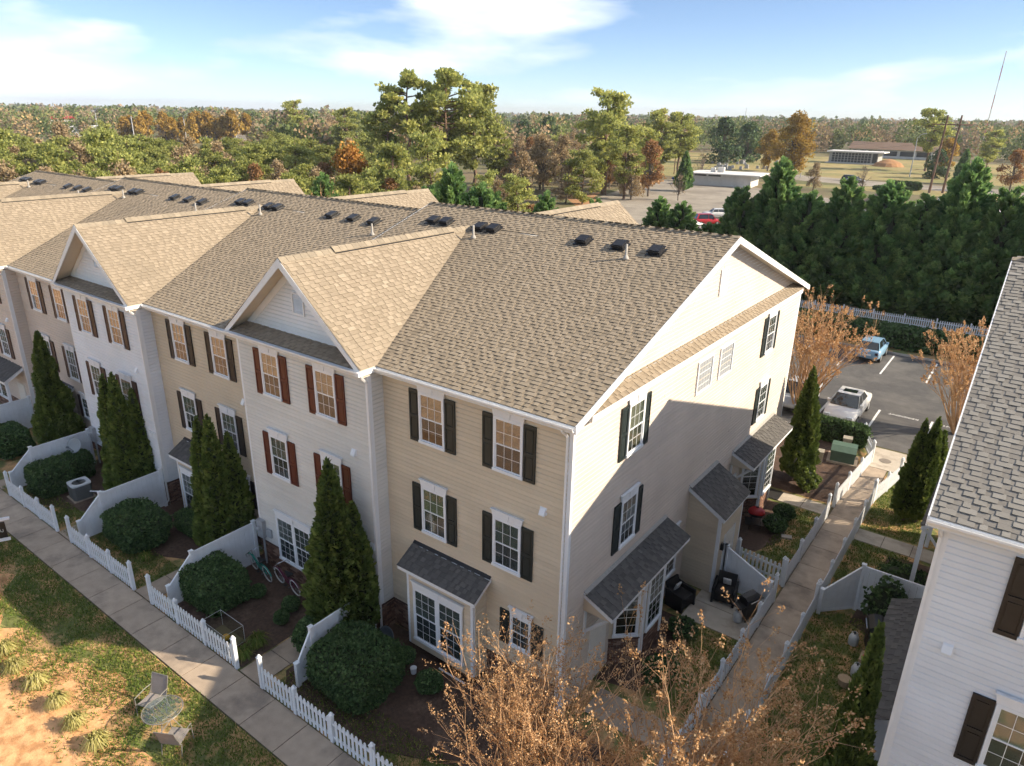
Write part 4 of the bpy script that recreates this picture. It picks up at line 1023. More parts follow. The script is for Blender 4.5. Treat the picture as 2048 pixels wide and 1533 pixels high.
for x, y, s, k, lb in ((-33.2, 33.4, 1.0, 'leyland_a', 'bright cypress right behind the ridge under the big pines'), (-28.8, 31.8, .98, 'leyland_b', 'cypress right of the pair behind the ridge'),
    (-37.4, 35.2, .9, 'leyland_b', 'cypress left of the pair behind the ridge'), (-26.8, 38.2, .82, 'leyland_a', 'pointed cypress behind the ridge near the vents'),
    (-27.0, 47.0, .78, 'leyland_b', 'small cypress at the foot of the utility pole'), (-49.5, 33.0, .86, 'leyland_a', 'cypress behind the second ridge beside the red twigs'), (-30.5, 35.5, .9, 'leyland_b', 'cypress at the back of the group behind the ridge')):
    plant(k, 'cypress_tree', lb, 'tree', (x, y, 0), s, group='cypresses behind the ridge')
# mixed scrub wood behind the row: each tree its own object
zones = [(-80, 760, 95, 150, 46, ('scrub_a', 'scrub_b', 'scrub_c', 'brown', 'brown', 'scrub_a', 'rust', 'scrub_c', 'scrub_b', 'brown_b'), (.72, 1.0)),
         (180, 780, 150, 215, 50, ('scrub_a', 'scrub_b', 'scrub_c', 'scrub_a', 'scrub_b', 'brown'), (.85, 1.1)),
         (-90, 230, 130, 260, 40, ('brown', 'brown_b', 'scrub_c', 'brown', 'scrub_a', 'scrub_b'), (.85, 1.25)),
         (520, 800, 200, 330, 34, ('scrub_c', 'scrub_a', 'brown', 'pine_b', 'scrub_b'), (.7, 1.1)),
         (980, 1290, 150, 260, 40, ('brown', 'brown_b', 'brown', 'rust', 'scrub_c', 'brown_b'), (.75, 1.15)),
         (640, 1130, 75, 120, 26, ('scrub_b', 'brown', 'scrub_a', 'rust', 'scrub_c'), (.55, .85)),
         (225, 480, 395, 440, 22, ('gold_far', 'gold_far', 'gold_far', 'brown_b'), (.75, 1.05))]
KL = {'scrub_a': ('pine_tree', 'bright green young pine in the scrub wood behind the row'), 'scrub_b': ('pine_tree', 'small green pine in the scrub wood behind the row'), 'scrub_c': ('pine_tree', 'olive green pine in the scrub wood behind the row'),
      'brown': ('autumn_tree', 'brown thinly leaved tree in the scrub wood'), 'brown_b': ('autumn_tree', 'tall brown bare tree in the scrub wood'), 'rust': ('autumn_tree', 'rust leaved tree in the scrub wood'), 'orange': ('autumn_tree', 'orange leaved tree in the scrub wood on the left'),
      'pine_b': ('pine_tree', 'tall pine in the wood before the highway'), 'gold_far': ('autumn_tree', 'golden orange tree in the line along the highway')}
for (u0, u1, d0, d1, n, ks, (s0, s1)) in zones:
    for i in range(n):
        k = random.choice(ks); u = random.uniform(u0, u1); d = d0+(d1-d0)*random.random()**.8
        if 180 < u < 300 and 230 < d < 330: continue
        x, y, _ = polar(u, d)
        nm, lb = KL[k]; plant(k, nm, lb, 'tree', (x, y, 0), random.uniform(s0, s1), group=lb.replace('tree ', 'trees ').replace('pine ', 'pines '))
# far woodland to the horizon: one mass
def woodland():
    rg = np.random.default_rng(5); Q = []; TT = []
    def band(n, d0, d1, hh, leaf, per, u0=-250, u1=2300, gap=None):
        for _ in range(n):
            u = rg.uniform(u0, u1); d = math.exp(rg.uniform(math.log(d0), math.log(d1)))
            if gap and gap(u, d): continue
            x, y, _z = polar(u, d); h = hh*rg.uniform(.55, 1.2); r = h*rg.uniform(.30, .52)
            base = rg.choice([.12, .25, .35, .55, .68, .78, .92], p=[.19, .22, .20, .12, .13, .09, .05])
            c, dd = ellshell(per, (x, y, h*.55), (r, r, h*.5), .35, rg); c[:, 2] = np.maximum(c[:, 2], .3)
            c += rg.normal(0, r*.13, c.shape)
            Q.append(leafquads(c, leaf, 1.1, dd, 1.0, rg)); TT.append(np.clip(base+rg.normal(0, .05, per), .02, 1))
    openland = lambda u, d: (1230 < u < 2050 and d < 330) or (1380 < u < 2150 and d < 380) or (u < 500 and d < 440) or d < 200
    band(900, 260, 700, 13, 1.15, 190, gap=openland)
    band(1500, 600, 1600, 14, 2.6, 60)
    band(1700, 1500, 5200, 16, 6.0, 34)
    o = soup('far_woodland', np.concatenate(Q), np.concatenate(TT), 'woodland', kind='stuff')
    tag(o, 'mixed green and brown woodland stretching to the horizon', 'woodland')
woodland()

# ------------------------------------------------------------------ fences
_pk = {}
def picket_fence(label, a, b, h=.88, endh=1.12, sp=1.75, group='white picket fences', ends=(True, True)):
    a = Vector((*a, 0)); b = Vector((*b, 0)); d = b-a; L = d.length; an = math.atan2(d.y, d.x)
    T = thing('picket_fence', label, 'fence', a, an, group)
    def post(hh):
        if ('post', hh) not in _pk:
            mb = MB(); w = .055; mb.box(-w, -w, 0, w, w, hh)
            mb.box(-w-.012, -w-.012, hh, w+.012, w+.012, hh+.025)
            k = .052; mb.lathe([(k, 0), (k*1.15, .02), (k*.9, .05), (.02, .085), (.006, .095)], 0, 0, 8, z0=hh+.025)
            _pk[('post', hh)] = mb.mesh('post', 'vinyl')
        return _pk[('post', hh)]
    n = max(1, round(L/sp)); st = L/n
    for i in range(n+1):
        e = (i == 0 and ends[0]) or (i == n and ends[1])
        place(post(endh if e else h+.04), 'post', T, (i*st, .0, 0))
    if 'p' not in _pk:
        w = .043; _pk['p'] = MB().prism([(-w, 0, .05), (w, 0, .05), (w, 0, h-.05), (w*.55, 0, h-.012), (0, 0, h), (-w*.55, 0, h-.012), (-w, 0, h-.05)], (0, .018, 0)).mesh('picket', 'vinyl')
    key = ('rail', round(L, 2))
    if key not in _pk: _pk[key] = MB().box(.03, -.02, 0, L-.03, .02, .075).mesh('rail', 'vinyl')
    for z in (.16, .62): place(_pk[key], 'rail', T, (0, .0, z))
    x = .13
    while x < L-.09:
        k = (x/st) % 1
        if min(k, 1-k)*st > .085: place(_pk['p'], 'picket', T, (x, -.04, random.uniform(-.006, .006)))
        x += .162
    return T
picket_fence('white picket fence at the bottom centre before the nearest round hedge', (-7.56, -4.45), (-1.25, -4.45))
picket_fence('white picket fence in front of the glass tank and bicycles', (-13.84, -4.45), (-8.86, -4.45))
picket_fence('white picket fence in front of the black shuttered tan house', (-19.91, -4.45), (-15.11, -4.45))
picket_fence('white picket fence at the left edge by the air conditioner', (-25.81, -4.45), (-21.21, -4.45))
picket_fence('farthest white picket fence along the front pavement', (-32.3, -4.45), (-27.8, -4.45))
picket_fence('white picket fence corner piece below the front shrub', (.1, -4.45), (3.1, -4.45))
picket_fence('long white picket fence on the left of the side path, nearest part', (3.17, -4.3), (3.17, 8.95))
picket_fence('white picket fence on the left of the side path beside the red grill', (3.17, 10.05), (3.17, 16.0))
picket_fence('white picket fence on the left of the side path by the green transformer', (3.17, 17.2), (3.55, 22.9))
picket_fence('short white picket fence angling towards the parking court', (3.5, 23.0), (2.7, 25.0))
picket_fence('short white picket fence between the shed and the side path', (1.35, 10.3), (3.08, 10.12))
picket_fence('long white picket fence on the right of the side path, nearest part', (4.46, -4.3), (4.46, 9.3))
picket_fence('white picket fence on the right of the side path beyond the privacy panel', (4.46, 9.5), (4.46, 18.6))
picket_fence('last white picket fence on the right of the side path', (4.48, 18.7), (5.0, 21.7))
picket_fence('distant white picket fence in front of the cypress row', (-16.5, 51.8), (12.0, 52.2), sp=2.4, endh=1.0)
def privacy(label, p0, p1, p2, h=1.72, hl=.85):
    """solid white panel: level part p0-p1, then sloping down to p2"""
    T = thing('privacy_fence', label, 'fence', (*p0, 0), 0, 'solid white privacy panels')
    A0 = Vector((0, 0, 0)); B0 = Vector((p1[0]-p0[0], p1[1]-p0[1], 0)); C0 = Vector((p2[0]-p0[0], p2[1]-p0[1], 0))
    for a, b, h0, h1 in ((A0, B0, h, h), (B0, C0, h, hl)):
        d = b-a; L = d.length
        if L < .1: continue
        d.normalize(); nn = Vector((-d.y, d.x, 0))*.012; n = max(1, round(L/.2))
        for i in range(n):
            s0, s1 = L*i/n+.003, L*(i+1)/n-.003; f = lambda s: h0+(h1-h0)*s/L
            MB().prism([a+d*s0+Vector((0, 0, .1))-nn, a+d*s1+Vector((0, 0, .1))-nn, a+d*s1+Vector((0, 0, f(s1)-.03))-nn, a+d*s0+Vector((0, 0, f(s0)-.03))-nn], nn*2).build('panel_board', 'vinyl', T)
        for zz in (None, .06):
            q0, q1 = (a+Vector((0, 0, h0)), b+Vector((0, 0, h1))) if zz is None else (a+Vector((0, 0, zz)), b+Vector((0, 0, zz)))
            up = Vector((0, 0, .09)) if zz else Vector((0, 0, -.09)); m = nn*2.4
            MB().prism([q0-m, q1-m, q1-m+up, q0-m+up], m*2).build('rail', 'vinyl', T)
    for p, hh in ((A0, h), (B0, h), (C0, hl)):
        mb = MB(); w = .06; mb.box(-w, -w, 0, w, w, hh+.05); mb.prism([(-w-.015, -w-.015, hh+.05), (w+.015, -w-.015, hh+.05), (w+.015, w+.015, hh+.05), (-w-.015, w+.015, hh+.05)], (0, 0, .025))
        mb.build('post', 'vinyl', T, p)
    return T
privacy('solid white fence panel behind the nearest round hedge', (-6.78, -.75), (-6.78, -3.15), (-6.78, -3.75), hl=.8)
privacy('solid white fence panel behind the hedge next to the bicycles', (-13.12, -.75), (-13.12, -3.2), (-13.12, -4.15))
privacy('solid white fence panel behind the third hedge from the right', (-19.7, -.75), (-19.7, -3.2), (-19.7, -4.15))
privacy('solid white fence panel behind the satellite dish', (-26.2, -.75), (-26.2, -3.2), (-26.2, -4.15))
privacy('solid white fence panel at the far left beside the downspout', (-32.8, -.75), (-32.8, -3.2), (-32.8, -4.15))
privacy('sloping solid white panel beside the black patio chair', (1.36, 8.62), (1.42, 8.62), (3.08, 8.62), 1.75, .95)
privacy('solid white fence panel in the yard of the white house', (7.65, 10.3), (5.58, 10.3), (4.62, 9.3), 1.8, .95)

# ------------------------------------------------------------------ garden plants
tree_cone('arbor_a', 5.2, .95, 15000, .115, 21, 'arbor', column, 150, 1.5, .22, 1.1, stems=[(0, 0, 1, 1), (.5, .06, .78, .72)], amp=.38, lw=.035)
tree_cone('arbor_b', 5.0, .85, 17000, .115, 22, 'arbor', column, 150, 1.5, .22, 1.1, stems=[(-.42, .05, .97, .8), (.0, -.08, 1.0, .85), (.48, .1, .86, .8)], amp=.38, lw=.035)
tree_cone('arbor_c', 5.6, 1.15, 14000, .125, 23, 'arbor', lambda t: max(0, min(1, (t*7)**.6))*(1-t)**.72, 150, 1.5, .22, 1.1, amp=.38, lw=.035)
for k, x, y, s, sz, rz, lb in (
    ('arbor_a', -7.5, -1.5, 1.28, .94, .45, 'arborvitae right of the bicycles in front of the maroon shuttered house'),
    ('arbor_b', -14.55, -1.1, 1.15, 1.0, .63, 'cluster of three arborvitae spires before the black shuttered tan house'),
    ('arbor_b', -21.3, -1.2, 1.2, .97, .63, 'cluster of arborvitae before the white house with brown shutters'),
    ('arbor_c', -28.3, -1.2, 1.05, 1.05, 0, 'single broad arborvitae near the left edge'),
    ('arbor_a', 1.1, 18.6, 1.0, 1.08, 1.2, 'twin spired arborvitae at the far end of the end wall'),
    ('arbor_b', 6.2, 18.1, 1.0, .96, .63, 'arborvitae group right of the side path'),
    ('arbor_c', 7.1, .75, .64, 1.75, .3, 'small arborvitae beside the white house at bottom right')):
    plant(k, 'arborvitae', lb, 'arborvitae', (x, y, 0), s, rz, 'arborvitae', s*sz)
def hedge(label, loc, dims, rz=0, n=9000, leaf=.075, mat='hedge_leaf', rnd=.35, name='hedge', group='clipped hedges', seed=1, cat='hedge', lumpy=.09):
    """clipped rounded block: leaves spread over a superellipsoid"""
    rg = np.random.default_rng(seed); d = rvec(n, rg); p = 2/max(.12, rnd)/1.6
    a = np.array(dims)/2; k = (np.abs(d)**p).sum(1)**(-1/p)
    ph = np.sin(d[:, 0]*5+seed)*np.sin(d[:, 1]*6+2*seed)*np.sin(d[:, 2]*5+.5)
    r = k*(1+lumpy*ph)*(1-.16*rg.random(n)**2)*(1+.10*rg.random(n)*(rg.random(n) < .07)); c = d*r[:, None]*a; c[:, 2] += a[2]
    c = c[c[:, 2] > .02]; nn = c-np.array([0, 0, a[2]]); nn = nn/a**2; nn /= np.linalg.norm(nn, axis=1, keepdims=True)
    T = thing(name, label, cat, loc, rz, group)
    soup('foliage', leafquads(c, leaf, 1.25, nn, 1.1, rg), np.clip(.45+rg.normal(0, .2, len(c)), .02, 1), mat, T)
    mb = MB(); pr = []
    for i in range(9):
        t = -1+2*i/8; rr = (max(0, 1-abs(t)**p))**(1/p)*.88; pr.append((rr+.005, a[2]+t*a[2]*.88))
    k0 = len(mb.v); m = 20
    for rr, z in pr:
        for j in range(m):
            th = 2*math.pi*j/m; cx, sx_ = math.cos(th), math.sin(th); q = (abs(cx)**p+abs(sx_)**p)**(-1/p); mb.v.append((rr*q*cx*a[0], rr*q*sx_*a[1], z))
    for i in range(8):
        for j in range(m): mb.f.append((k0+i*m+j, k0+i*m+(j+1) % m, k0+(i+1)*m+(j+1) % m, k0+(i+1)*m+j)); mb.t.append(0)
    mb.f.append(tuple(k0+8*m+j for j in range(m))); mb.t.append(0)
    mb.build('shade_core', 'core_dark', T); return T
hedge('nearest big rounded hedge by the bottom picket fence', (-5.45, -2.65, 0), (2.5, 2.1, 1.5), .05, 17000, .07, rnd=.27, seed=3)
hedge('rounded hedge in front of the bicycles behind the glass tank', (-12.35, -2.95, 0), (2.2, 1.7, 1.35), .0, 13000, .075, rnd=.27, seed=4)
hedge('rounded hedge before the three arborvitae spires', (-18.05, -2.75, 0), (2.5, 1.8, 1.35), .0, 11000, .08, rnd=.27, seed=5)
hedge('squared hedge next to the air conditioner', (-24.9, -3.1, 0), (1.7, 1.5, 1.3), .0, 10000, .08, rnd=.2, seed=6)
hedge('second squared hedge behind the one by the air conditioner', (-25.3, -1.9, 0), (1.2, 1.3, 1.2), .0, 6000, .08, rnd=.2, seed=7)
hedge('hedge at the left edge before the pale townhouse', (-30.6, -2.7, 0), (2.4, 1.6, 1.3), .0, 9000, .09, rnd=.3, seed=8)
hedge('low dark hedge below the bay window of the black shuttered house', (-16.6, -1.1, 0), (2.3, .9, .9), .1, 6000, .075, rnd=.4, seed=9)
hedge('dark hedge at the foot of the arborvitae by the entry path', (-7.75, -2.3, 0), (1.0, 1.5, 1.1), .1, 6000, .07, rnd=.5, seed=10)
hedge('hedge between the transformer and the white sedan', (1.55, 24.4, 0), (3.0, .8, 1.25), .0, 7000, .09, 'hedge_leaf', rnd=.25, seed=11)
hedge('long dark hedge along the far side of the parking court', (-2.5, 45.4, 0), (30, 2.6, 1.5), .0, 22000, .20, 'hedge_leaf', rnd=.2, seed=12, lumpy=.0)
for i, (x, y, r, h, lb) in enumerate(((-9.5, -2.35, .55, .5, 'small round shrub in mulch left of the entry path'), (-11.3, -2.0, .6, .5, 'small round shrub below the bicycles'), (-9.8, -1.75, .65, .55, 'small round shrub left of the arborvitae by the bicycles'),
    (-3.6, -1.5, .9, .65, 'low dark shrub below the nearest square bay window'), (-5.0, -1.1, .7, .5, 'low dark shrub beside the white cup'), (1.72, 13.6, 1.0, .75, 'round boxwood right of the red grill'), (1.75, 14.75, .95, .75, 'round boxwood behind the other near the red grill'),
    (-21.9, -2.4, .6, .5, 'small shrub beside the air conditioner'), (-20.5, -1.3, .7, .6, 'small shrub at the foot of the white house arborvitae'))):
    hedge(lb, (x, y, 0), (r, r, h), 0, 2400, .06, rnd=.8, name='shrub', group='round garden shrubs', seed=30+i, cat='shrub')
hedge('loose yellowish shrub beside the twin spired arborvitae', (1.75, 17.95, 0), (1.1, 1.1, 1.2), 0, 2600, .09, 'arbor', .9, 'shrub', 'loose garden shrubs', 41, 'shrub', .3)
hedge('loose rose shrub in the bed of the white house yard', (6.7, 12.4, 0), (1.9, 1.6, 1.1), 0, 2400, .09, 'hedge_leaf', .9, 'shrub', 'loose garden shrubs', 42, 'shrub', .4)
hedge('spiky green shrub by the white privacy panel', (6.6, 10.9, 0), (1.2, .9, 1.2), 0, 1800, .10, 'arbor', .9, 'shrub', 'loose garden shrubs', 43, 'shrub', .4)
hedge('trailing shrub over the white privacy panel', (6.55, 9.7, 0), (1.4, .7, 2.0), 0, 1100, .13, 'hedge_leaf', .9, 'shrub', 'loose garden shrubs', 44, 'shrub', .4)
hedge('dark ground shrub under the canted bay', (1.55, 3.2, 0), (1.0, 1.6, .6), 0, 2400, .08, 'hedge_leaf', .9, 'shrub', 'loose garden shrubs', 45, 'shrub', .4)
hedge('dark shrub between the canted bay and the patio', (1.35, 5.4, 0), (1.0, 1.0, .6), 0, 1800, .08, 'hedge_leaf', .9, 'shrub', 'loose garden shrubs', 46, 'shrub', .4)

def tuft(label, loc, h=.45, n=170, mat='liriope', seed=1, spread=.75, group='ornamental grass clumps'):
    rg = np.random.default_rng(seed); an = rg.random(n)*6.283; le = rg.uniform(.35, 1.0, n)*spread*h*1.3; z1 = h*rg.uniform(.55, 1.0, n)
    dx, dy = np.cos(an), np.sin(an); w = .012; px_, py_ = -dy*w, dx*w; b = rg.normal(0, .05, (n, 2))
    P = lambda f, z, k: np.stack([b[:, 0]+dx*le*f+px_*k, b[:, 1]+dy*le*f+py_*k, z], 1)
    q1 = np.stack([P(0, np.zeros(n), -1), P(0, np.zeros(n), 1), P(.45, z1, .9), P(.45, z1, -.9)], 1)
    q2 = np.stack([P(.45, z1, -.9), P(.45, z1, .9), P(1.0, z1*.55, .15), P(1.0, z1*.55, -.15)], 1)
    t = np.clip(rg.normal(.5, .22, n), .02, 1)
    o = soup('grass_clump', np.concatenate([q1, q2]), np.concatenate([t, t]), mat, None, loc); tag(o, label, 'grass clump', group)
for i, (x, y, lb) in enumerate(((-15.1, -8.47, 'first clump at the left end of the row on the clay'), (-14.0, -8.59, 'second clump from the left in the row on the clay'), (-12.84, -8.47, 'third clump from the left in the row on the clay'),
    (-11.55, -8.41, 'middle right clump in the row on the clay'), (-10.39, -8.44, 'clump just left of the patio table on the clay'), (-9.26, -8.38, 'last clump at the bottom of the row on the clay'), (-16.3, -8.5, 'clump at the left edge of the picture on the clay'))):
    tuft('straw coloured grass, '+lb, (x, y, 0), .45, 380, seed=60+i)
tuft('grass clump beside the entry path near the glass tank', (-9.18, -3.5, 0), .5, 240, 'grass_blade', 70); tuft('grass clump at the end post of the middle fence', (-9.05, -4.1, 0), .45, 200, 'grass_blade', 71)
tuft('yellow grass clump by the third hedge', (-16.5, -3.3, 0), .35, 150, 'grass_blade', 72)

def myrtle(label, loc, h, spread, nstem, seed, heads=.8, nq=26, lean=(0, 0), leaf=.05, dense=1):
    """multi-stemmed bare crape myrtle: arching stems, fine twigs, brown seed heads at the tips"""
    rn = random.Random(seed); rg = np.random.default_rng(seed); mb = MB(); C = []; AX = []
    T = thing('crape_myrtle', label, 'shrub', loc, 0, 'bare crape myrtles')
    def grow(p, d, L, r, lev):
        q = p; pts = [p]; dd = d.copy(); n = 4 if lev < 2 else 3
        for i in range(n):
            dd = (dd+Vector((rn.uniform(-1, 1), rn.uniform(-1, 1), rn.uniform(-.3, .55)))*.13).normalized(); q = q+dd*L/n; pts.append(q)
        mb.tube(pts, [r*(1-.6*i/n) for i in range(n+1)], 5 if lev == 0 else 4 if lev == 1 else 3, False)
        if lev >= 3 or (lev == 2 and rn.random() < .35):
            if rn.random() < heads:
                m = int(nq*rn.uniform(.6, 1.3)); Lh = rn.uniform(.18, .34)
                t = rg.random(m); c = np.array(q)+np.array(dd)*(t*Lh)[:, None]+rg.normal(0, .05, (m, 3))*(1.2-t)[:, None]
                C.append(c); AX.append(np.tile(np.array(dd), (m, 1)))
            return
        nb = rn.choice([2, 3, 3]) if lev < 2 else rn.choice([3, 4, 4])
        for k in range(nb*dense):
            t = rn.uniform(.45, 1.0); i = min(n-1, int(t*n)); s = pts[i].lerp(pts[i+1], t*n-i)
            e = (dd+Vector((rn.uniform(-1, 1), rn.uniform(-1, 1), rn.uniform(-.2, .7)))*.62).normalized()
            grow(s, e, L*rn.uniform(.42, .68), r*.46, lev+1)
    for k in range(nstem):
        an = 6.283*k/nstem+rn.uniform(-.3, .3); tl = rn.uniform(.1, 1)*spread
        d = Vector((math.cos(an)*tl+lean[0], math.sin(an)*tl+lean[1], 1)).normalized()
        grow(Vector((math.cos(an)*.12, math.sin(an)*.12, 0)), d, h*rn.uniform(.42, .58), h*.0085*rn.uniform(.7, 1.2), 0)
    mb.build('stems', 'twig', T)
    c = np.concatenate(C); ax = np.concatenate(AX)
    soup('seed_heads', leafquads(c, leaf, 1.4, ax, 1.0, rg), np.clip(rg.normal(.5, .22, len(c)), .02, 1), 'seedhead', T)
    return T
myrtle('bare brown crape myrtle in front of the corner of the tan house', (1.75, -3.85, 0), 6.0, .34, 58, 81, .85, 26, (.02, .0), .029)
myrtle('large crape myrtle full of dry seed heads at the bottom right', (5.0, -2.7, 0), 6.5, .34, 40, 82, .9, 30, (0, .0), .038)
myrtle('crape myrtle between the end wall and the white sedan', (-1.2, 26.9, 0), 7.0, .5, 34, 83, .8, 22, (.10, 0), .06)
myrtle('crape myrtle right of the parking bays against the right roof', (6.5, 29.6, 0), 6.0, .5, 30, 84, .8, 22, (-.05, 0), .06)
myrtle('reddish bare twigs behind the second ridge', (-46.5, 30.5, 0), 9.5, .32, 12, 85, .1, 10, (0, 0), .1)
# grass and leaf litter
def blades(name, label, regions, n, mat, h0, h1, seed, keep=None):
    rg = np.random.default_rng(seed); A = np.array([(r[2]-r[0])*(r[3]-r[1]) for r in regions]); A = A/A.sum(); P = []
    for r, a in zip(regions, A): m = int(n*a); P.append(np.stack([rg.uniform(r[0], r[2], m), rg.uniform(r[1], r[3], m)], 1))
    p = np.concatenate(P)
    if keep: p = p[keep(p, rg)]
    m = len(p); an = rg.random(m)*6.283; h = rg.uniform(h0, h1, m); w = h*.16+.006
    b = np.concatenate([p, np.full((m, 1), .005)], 1); sd = np.stack([np.cos(an), np.sin(an), np.zeros(m)], 1)*w[:, None]
    ln = np.stack([rg.normal(0, .5, m)*h, rg.normal(0, .5, m)*h, h], 1)
    q = np.stack([b-sd, b+sd, b+ln+sd*.2, b+ln-sd*.2], 1)
    o = soup(name, q, np.clip(rg.normal(.45, .25, m), .02, 1), mat, kind='stuff'); tag(o, label, 'grass')
def patch(p, rg):
    f = np.sin(p[:, 0]*1.1+1.3)*np.sin(p[:, 1]*1.7+.4)+.6*np.sin(p[:, 0]*2.9+p[:, 1]*2.1)+rg.normal(0, .55, len(p))
    return f > -.62-.75*(p[:, 1]+7.15)
blades('lawn_grass', 'short patchy grass between the pavement and the clay', [(-24, -9.3, 2, -5.74)], 70000, 'grass_blade', .03, .085, 91, patch)
blades('yard_grass', 'short grass in the fenced front and side yards', [(-27, -4.4, -21.4, -3.2), (-21, -4.4, -15, -2.8), (-7.4, -4.3, 3.0, -3.0), (1.6, 2.2, 3.1, 6.1), (1.8, 10.4, 3.1, 16.1), (4.55, 1.0, 7.6, 9.8), (4.55, 10.4, 6.6, 14.9), (4.55, 16.1, 6.6, 22.0)], 60000, 'grass_blade', .03, .075, 92)

# ------------------------------------------------------------------ garden and yard things
pm('teal_paint', (.02, .26, .20), .35, .05); pm('purple_paint', (.13, .018, .05), .35, .05); pm('tyre_white', (.62, .62, .60), .6, .05); pm('rubber', (.018, .018, .018), .7, .1)
pm('chrome', (.55, .55, .55), .25, 0, metal=1); pm('wicker', (.014, .013, .013), .6, .3, 40, bump=.6, bscale=60); pm('pillow', (.62, .60, .57), .8, .15, 14)
pm('red_enamel', (.36, .018, .022), .25, .05); pm('dish_grey', (.30, .32, .33), .5, .05); pm('dish_dark', (.10, .12, .14), .5, .08); pm('ac_grey', (.13, .135, .13), .5, .1); pm('ac_white', (.58, .60, .61), .45, .05)
pm('green_box', (.085, .135, .095), .5, .1); pm('beige_box', (.40, .36, .28), .6, .08); pm('sign_black', (.012, .012, .012), .4, 0); pm('sign_white', (.75, .76, .78), .5, 0)
pm('sling', (.27, .24, .22), .7, .1); pm('frame_bronze', (.20, .19, .17), .4, .1); pm('tank_grey', (.56, .56, .54), .4, .08); pm('pumpkin', (.55, .30, .03), .5, .1); pm('wood_pale', (.42, .30, .18), .7, .15); pm('tool_yellow', (.60, .36, .03), .5, 0)
pm('red_plastic', (.55, .03, .04), .4, 0); pm('manhole', (.20, .17, .14), .7, .2)
glass('table_glass', (.86, .90, .87), .12, .10, .8); glass('tank_glass', (.93, .96, .95), .02, .02, .6)
def ring(mb, c, r, tr, axis='y', n=22, k=6, a0=0, a1=2*math.pi):
    full = abs(a1-a0-2*math.pi) < 1e-3; pts = []
    for i in range(n+1):
        a = a0+(a1-a0)*i/n; u, v = r*math.cos(a), r*math.sin(a)
        pts.append((c[0]+u, c[1], c[2]+v) if axis == 'y' else (c[0]+u, c[1]+v, c[2]))
    mb.tube(pts, tr, k, not full); return mb
def bicycle(label, loc, rz, paint, tilt):
    T = thing('bicycle', label, 'bicycle', loc, rz, 'bicycles by the wall'); T.rotation_euler = (tilt, 0, rz); R0 = .33
    for x, f in ((-.53, 0), (.53, 1)):
        w = ring(MB(), (x, 0, R0), R0-.022, .024).build('wheel', 'tyre_white', T, smooth=True)
        mb = MB()
        for i in range(9): a = math.pi*2*i/9; mb.tube([(x, .0, R0), (x+.3*math.cos(a), 0, R0+.3*math.sin(a))], .0025, 3, False)
        mb.lathe([(.03, -.04), (.03, .04)], 0, 0, 8); mb.build('spokes', 'chrome', w)
        ring(MB(), (x, 0, R0), R0+.035, .022, n=12, a0=.15 if not f else .4, a1=2.9).build('fender', paint, T)
    mb = MB(); bb = (-.08, 0, .29); st = (-.24, 0, .74); hd = (.36, 0, .78); hb = (.39, 0, .64)
    for a, b in ((bb, st), (bb, (-.53, 0, R0)), (st, (-.53, 0, R0)), (hd, (.53, 0, R0))): mb.tube([a, b], .016, 6)
    mb.tube([hd, (.15, 0, .62), (-.1, 0, .52), (-.2, 0, .62)], .018, 6); mb.tube([hb, (.15, 0, .42), bb], .018, 6)
    mb.build('frame', paint, T)
    MB().tube([(.36, 0, .78), (.34, 0, .98), (.2, .28, 1.02), (.05, .3, 1.0)], .012, 5).tube([(.34, 0, .98), (.2, -.28, 1.02), (.05, -.3, 1.0)], .012, 5).build('handlebar', 'chrome', T)
    MB().prism([(-.42, -.12, .80), (-.42, .12, .80), (-.2, .05, .82), (-.08, .02, .81), (-.08, -.02, .81), (-.2, -.05, .82)], (0, 0, .06)).build('saddle', 'rubber', T)
    MB().lathe([(.09, -.012), (.09, .012)], 0, 0, 12).build('chain_ring', 'chrome', T, (-.08, -.03, .29)).rotation_euler = (R(90), 0, 0)
    MB().box(-.16, -.16, .26, -.06, -.08, .28).box(-.1, .08, .26, 0, .16, .28).build('pedals', 'rubber', T)
bicycle('teal cruiser bicycle leaning by the brick base', (-12.3, -1.15, 0), R(172), 'teal_paint', R(-8))
bicycle('purple cruiser bicycle with white tyres before the ground floor window', (-10.85, -1.05, 0), R(174), 'purple_paint', R(-8))
# glass tank with wire edges
T = thing('glass_tank', 'glass tank with a yellow gourd inside behind the picket fence', 'tank', (-10.3, -3.95, 0))
MB().box(-.62, -.33, .02, .62, .33, .06).build('floor', 'earth', T)
for x0, y0, x1, y1 in ((-.62, -.33, .62, -.325), (-.62, .325, .62, .33), (-.62, -.325, -.615, .325), (.615, -.325, .62, .325)): MB().box(x0, y0, .06, x1, y1, .64).build('pane', 'tank_glass', T)
mb = MB()
for x in (-.62, .62):
    for y in (-.33, .33): mb.tube([(x, y, .02), (x, y, .66)], .008, 4)
for z in (.04, .65): mb.tube([(-.62, -.33, z), (.62, -.33, z), (.62, .33, z), (-.62, .33, z), (-.62, -.33, z)], .008, 4)
mb.build('edge_frame', 'tank_grey', T)
g = MB().lathe([(.02, 0), (.11, .02), (.13, .09), (.09, .15), (.02, .16)], 0, 0, 12).build('gourd', 'pumpkin', None, (-10.2, -3.95, .06), smooth=True); tag(g, 'yellow orange gourd lying in the glass tank', 'gourd')
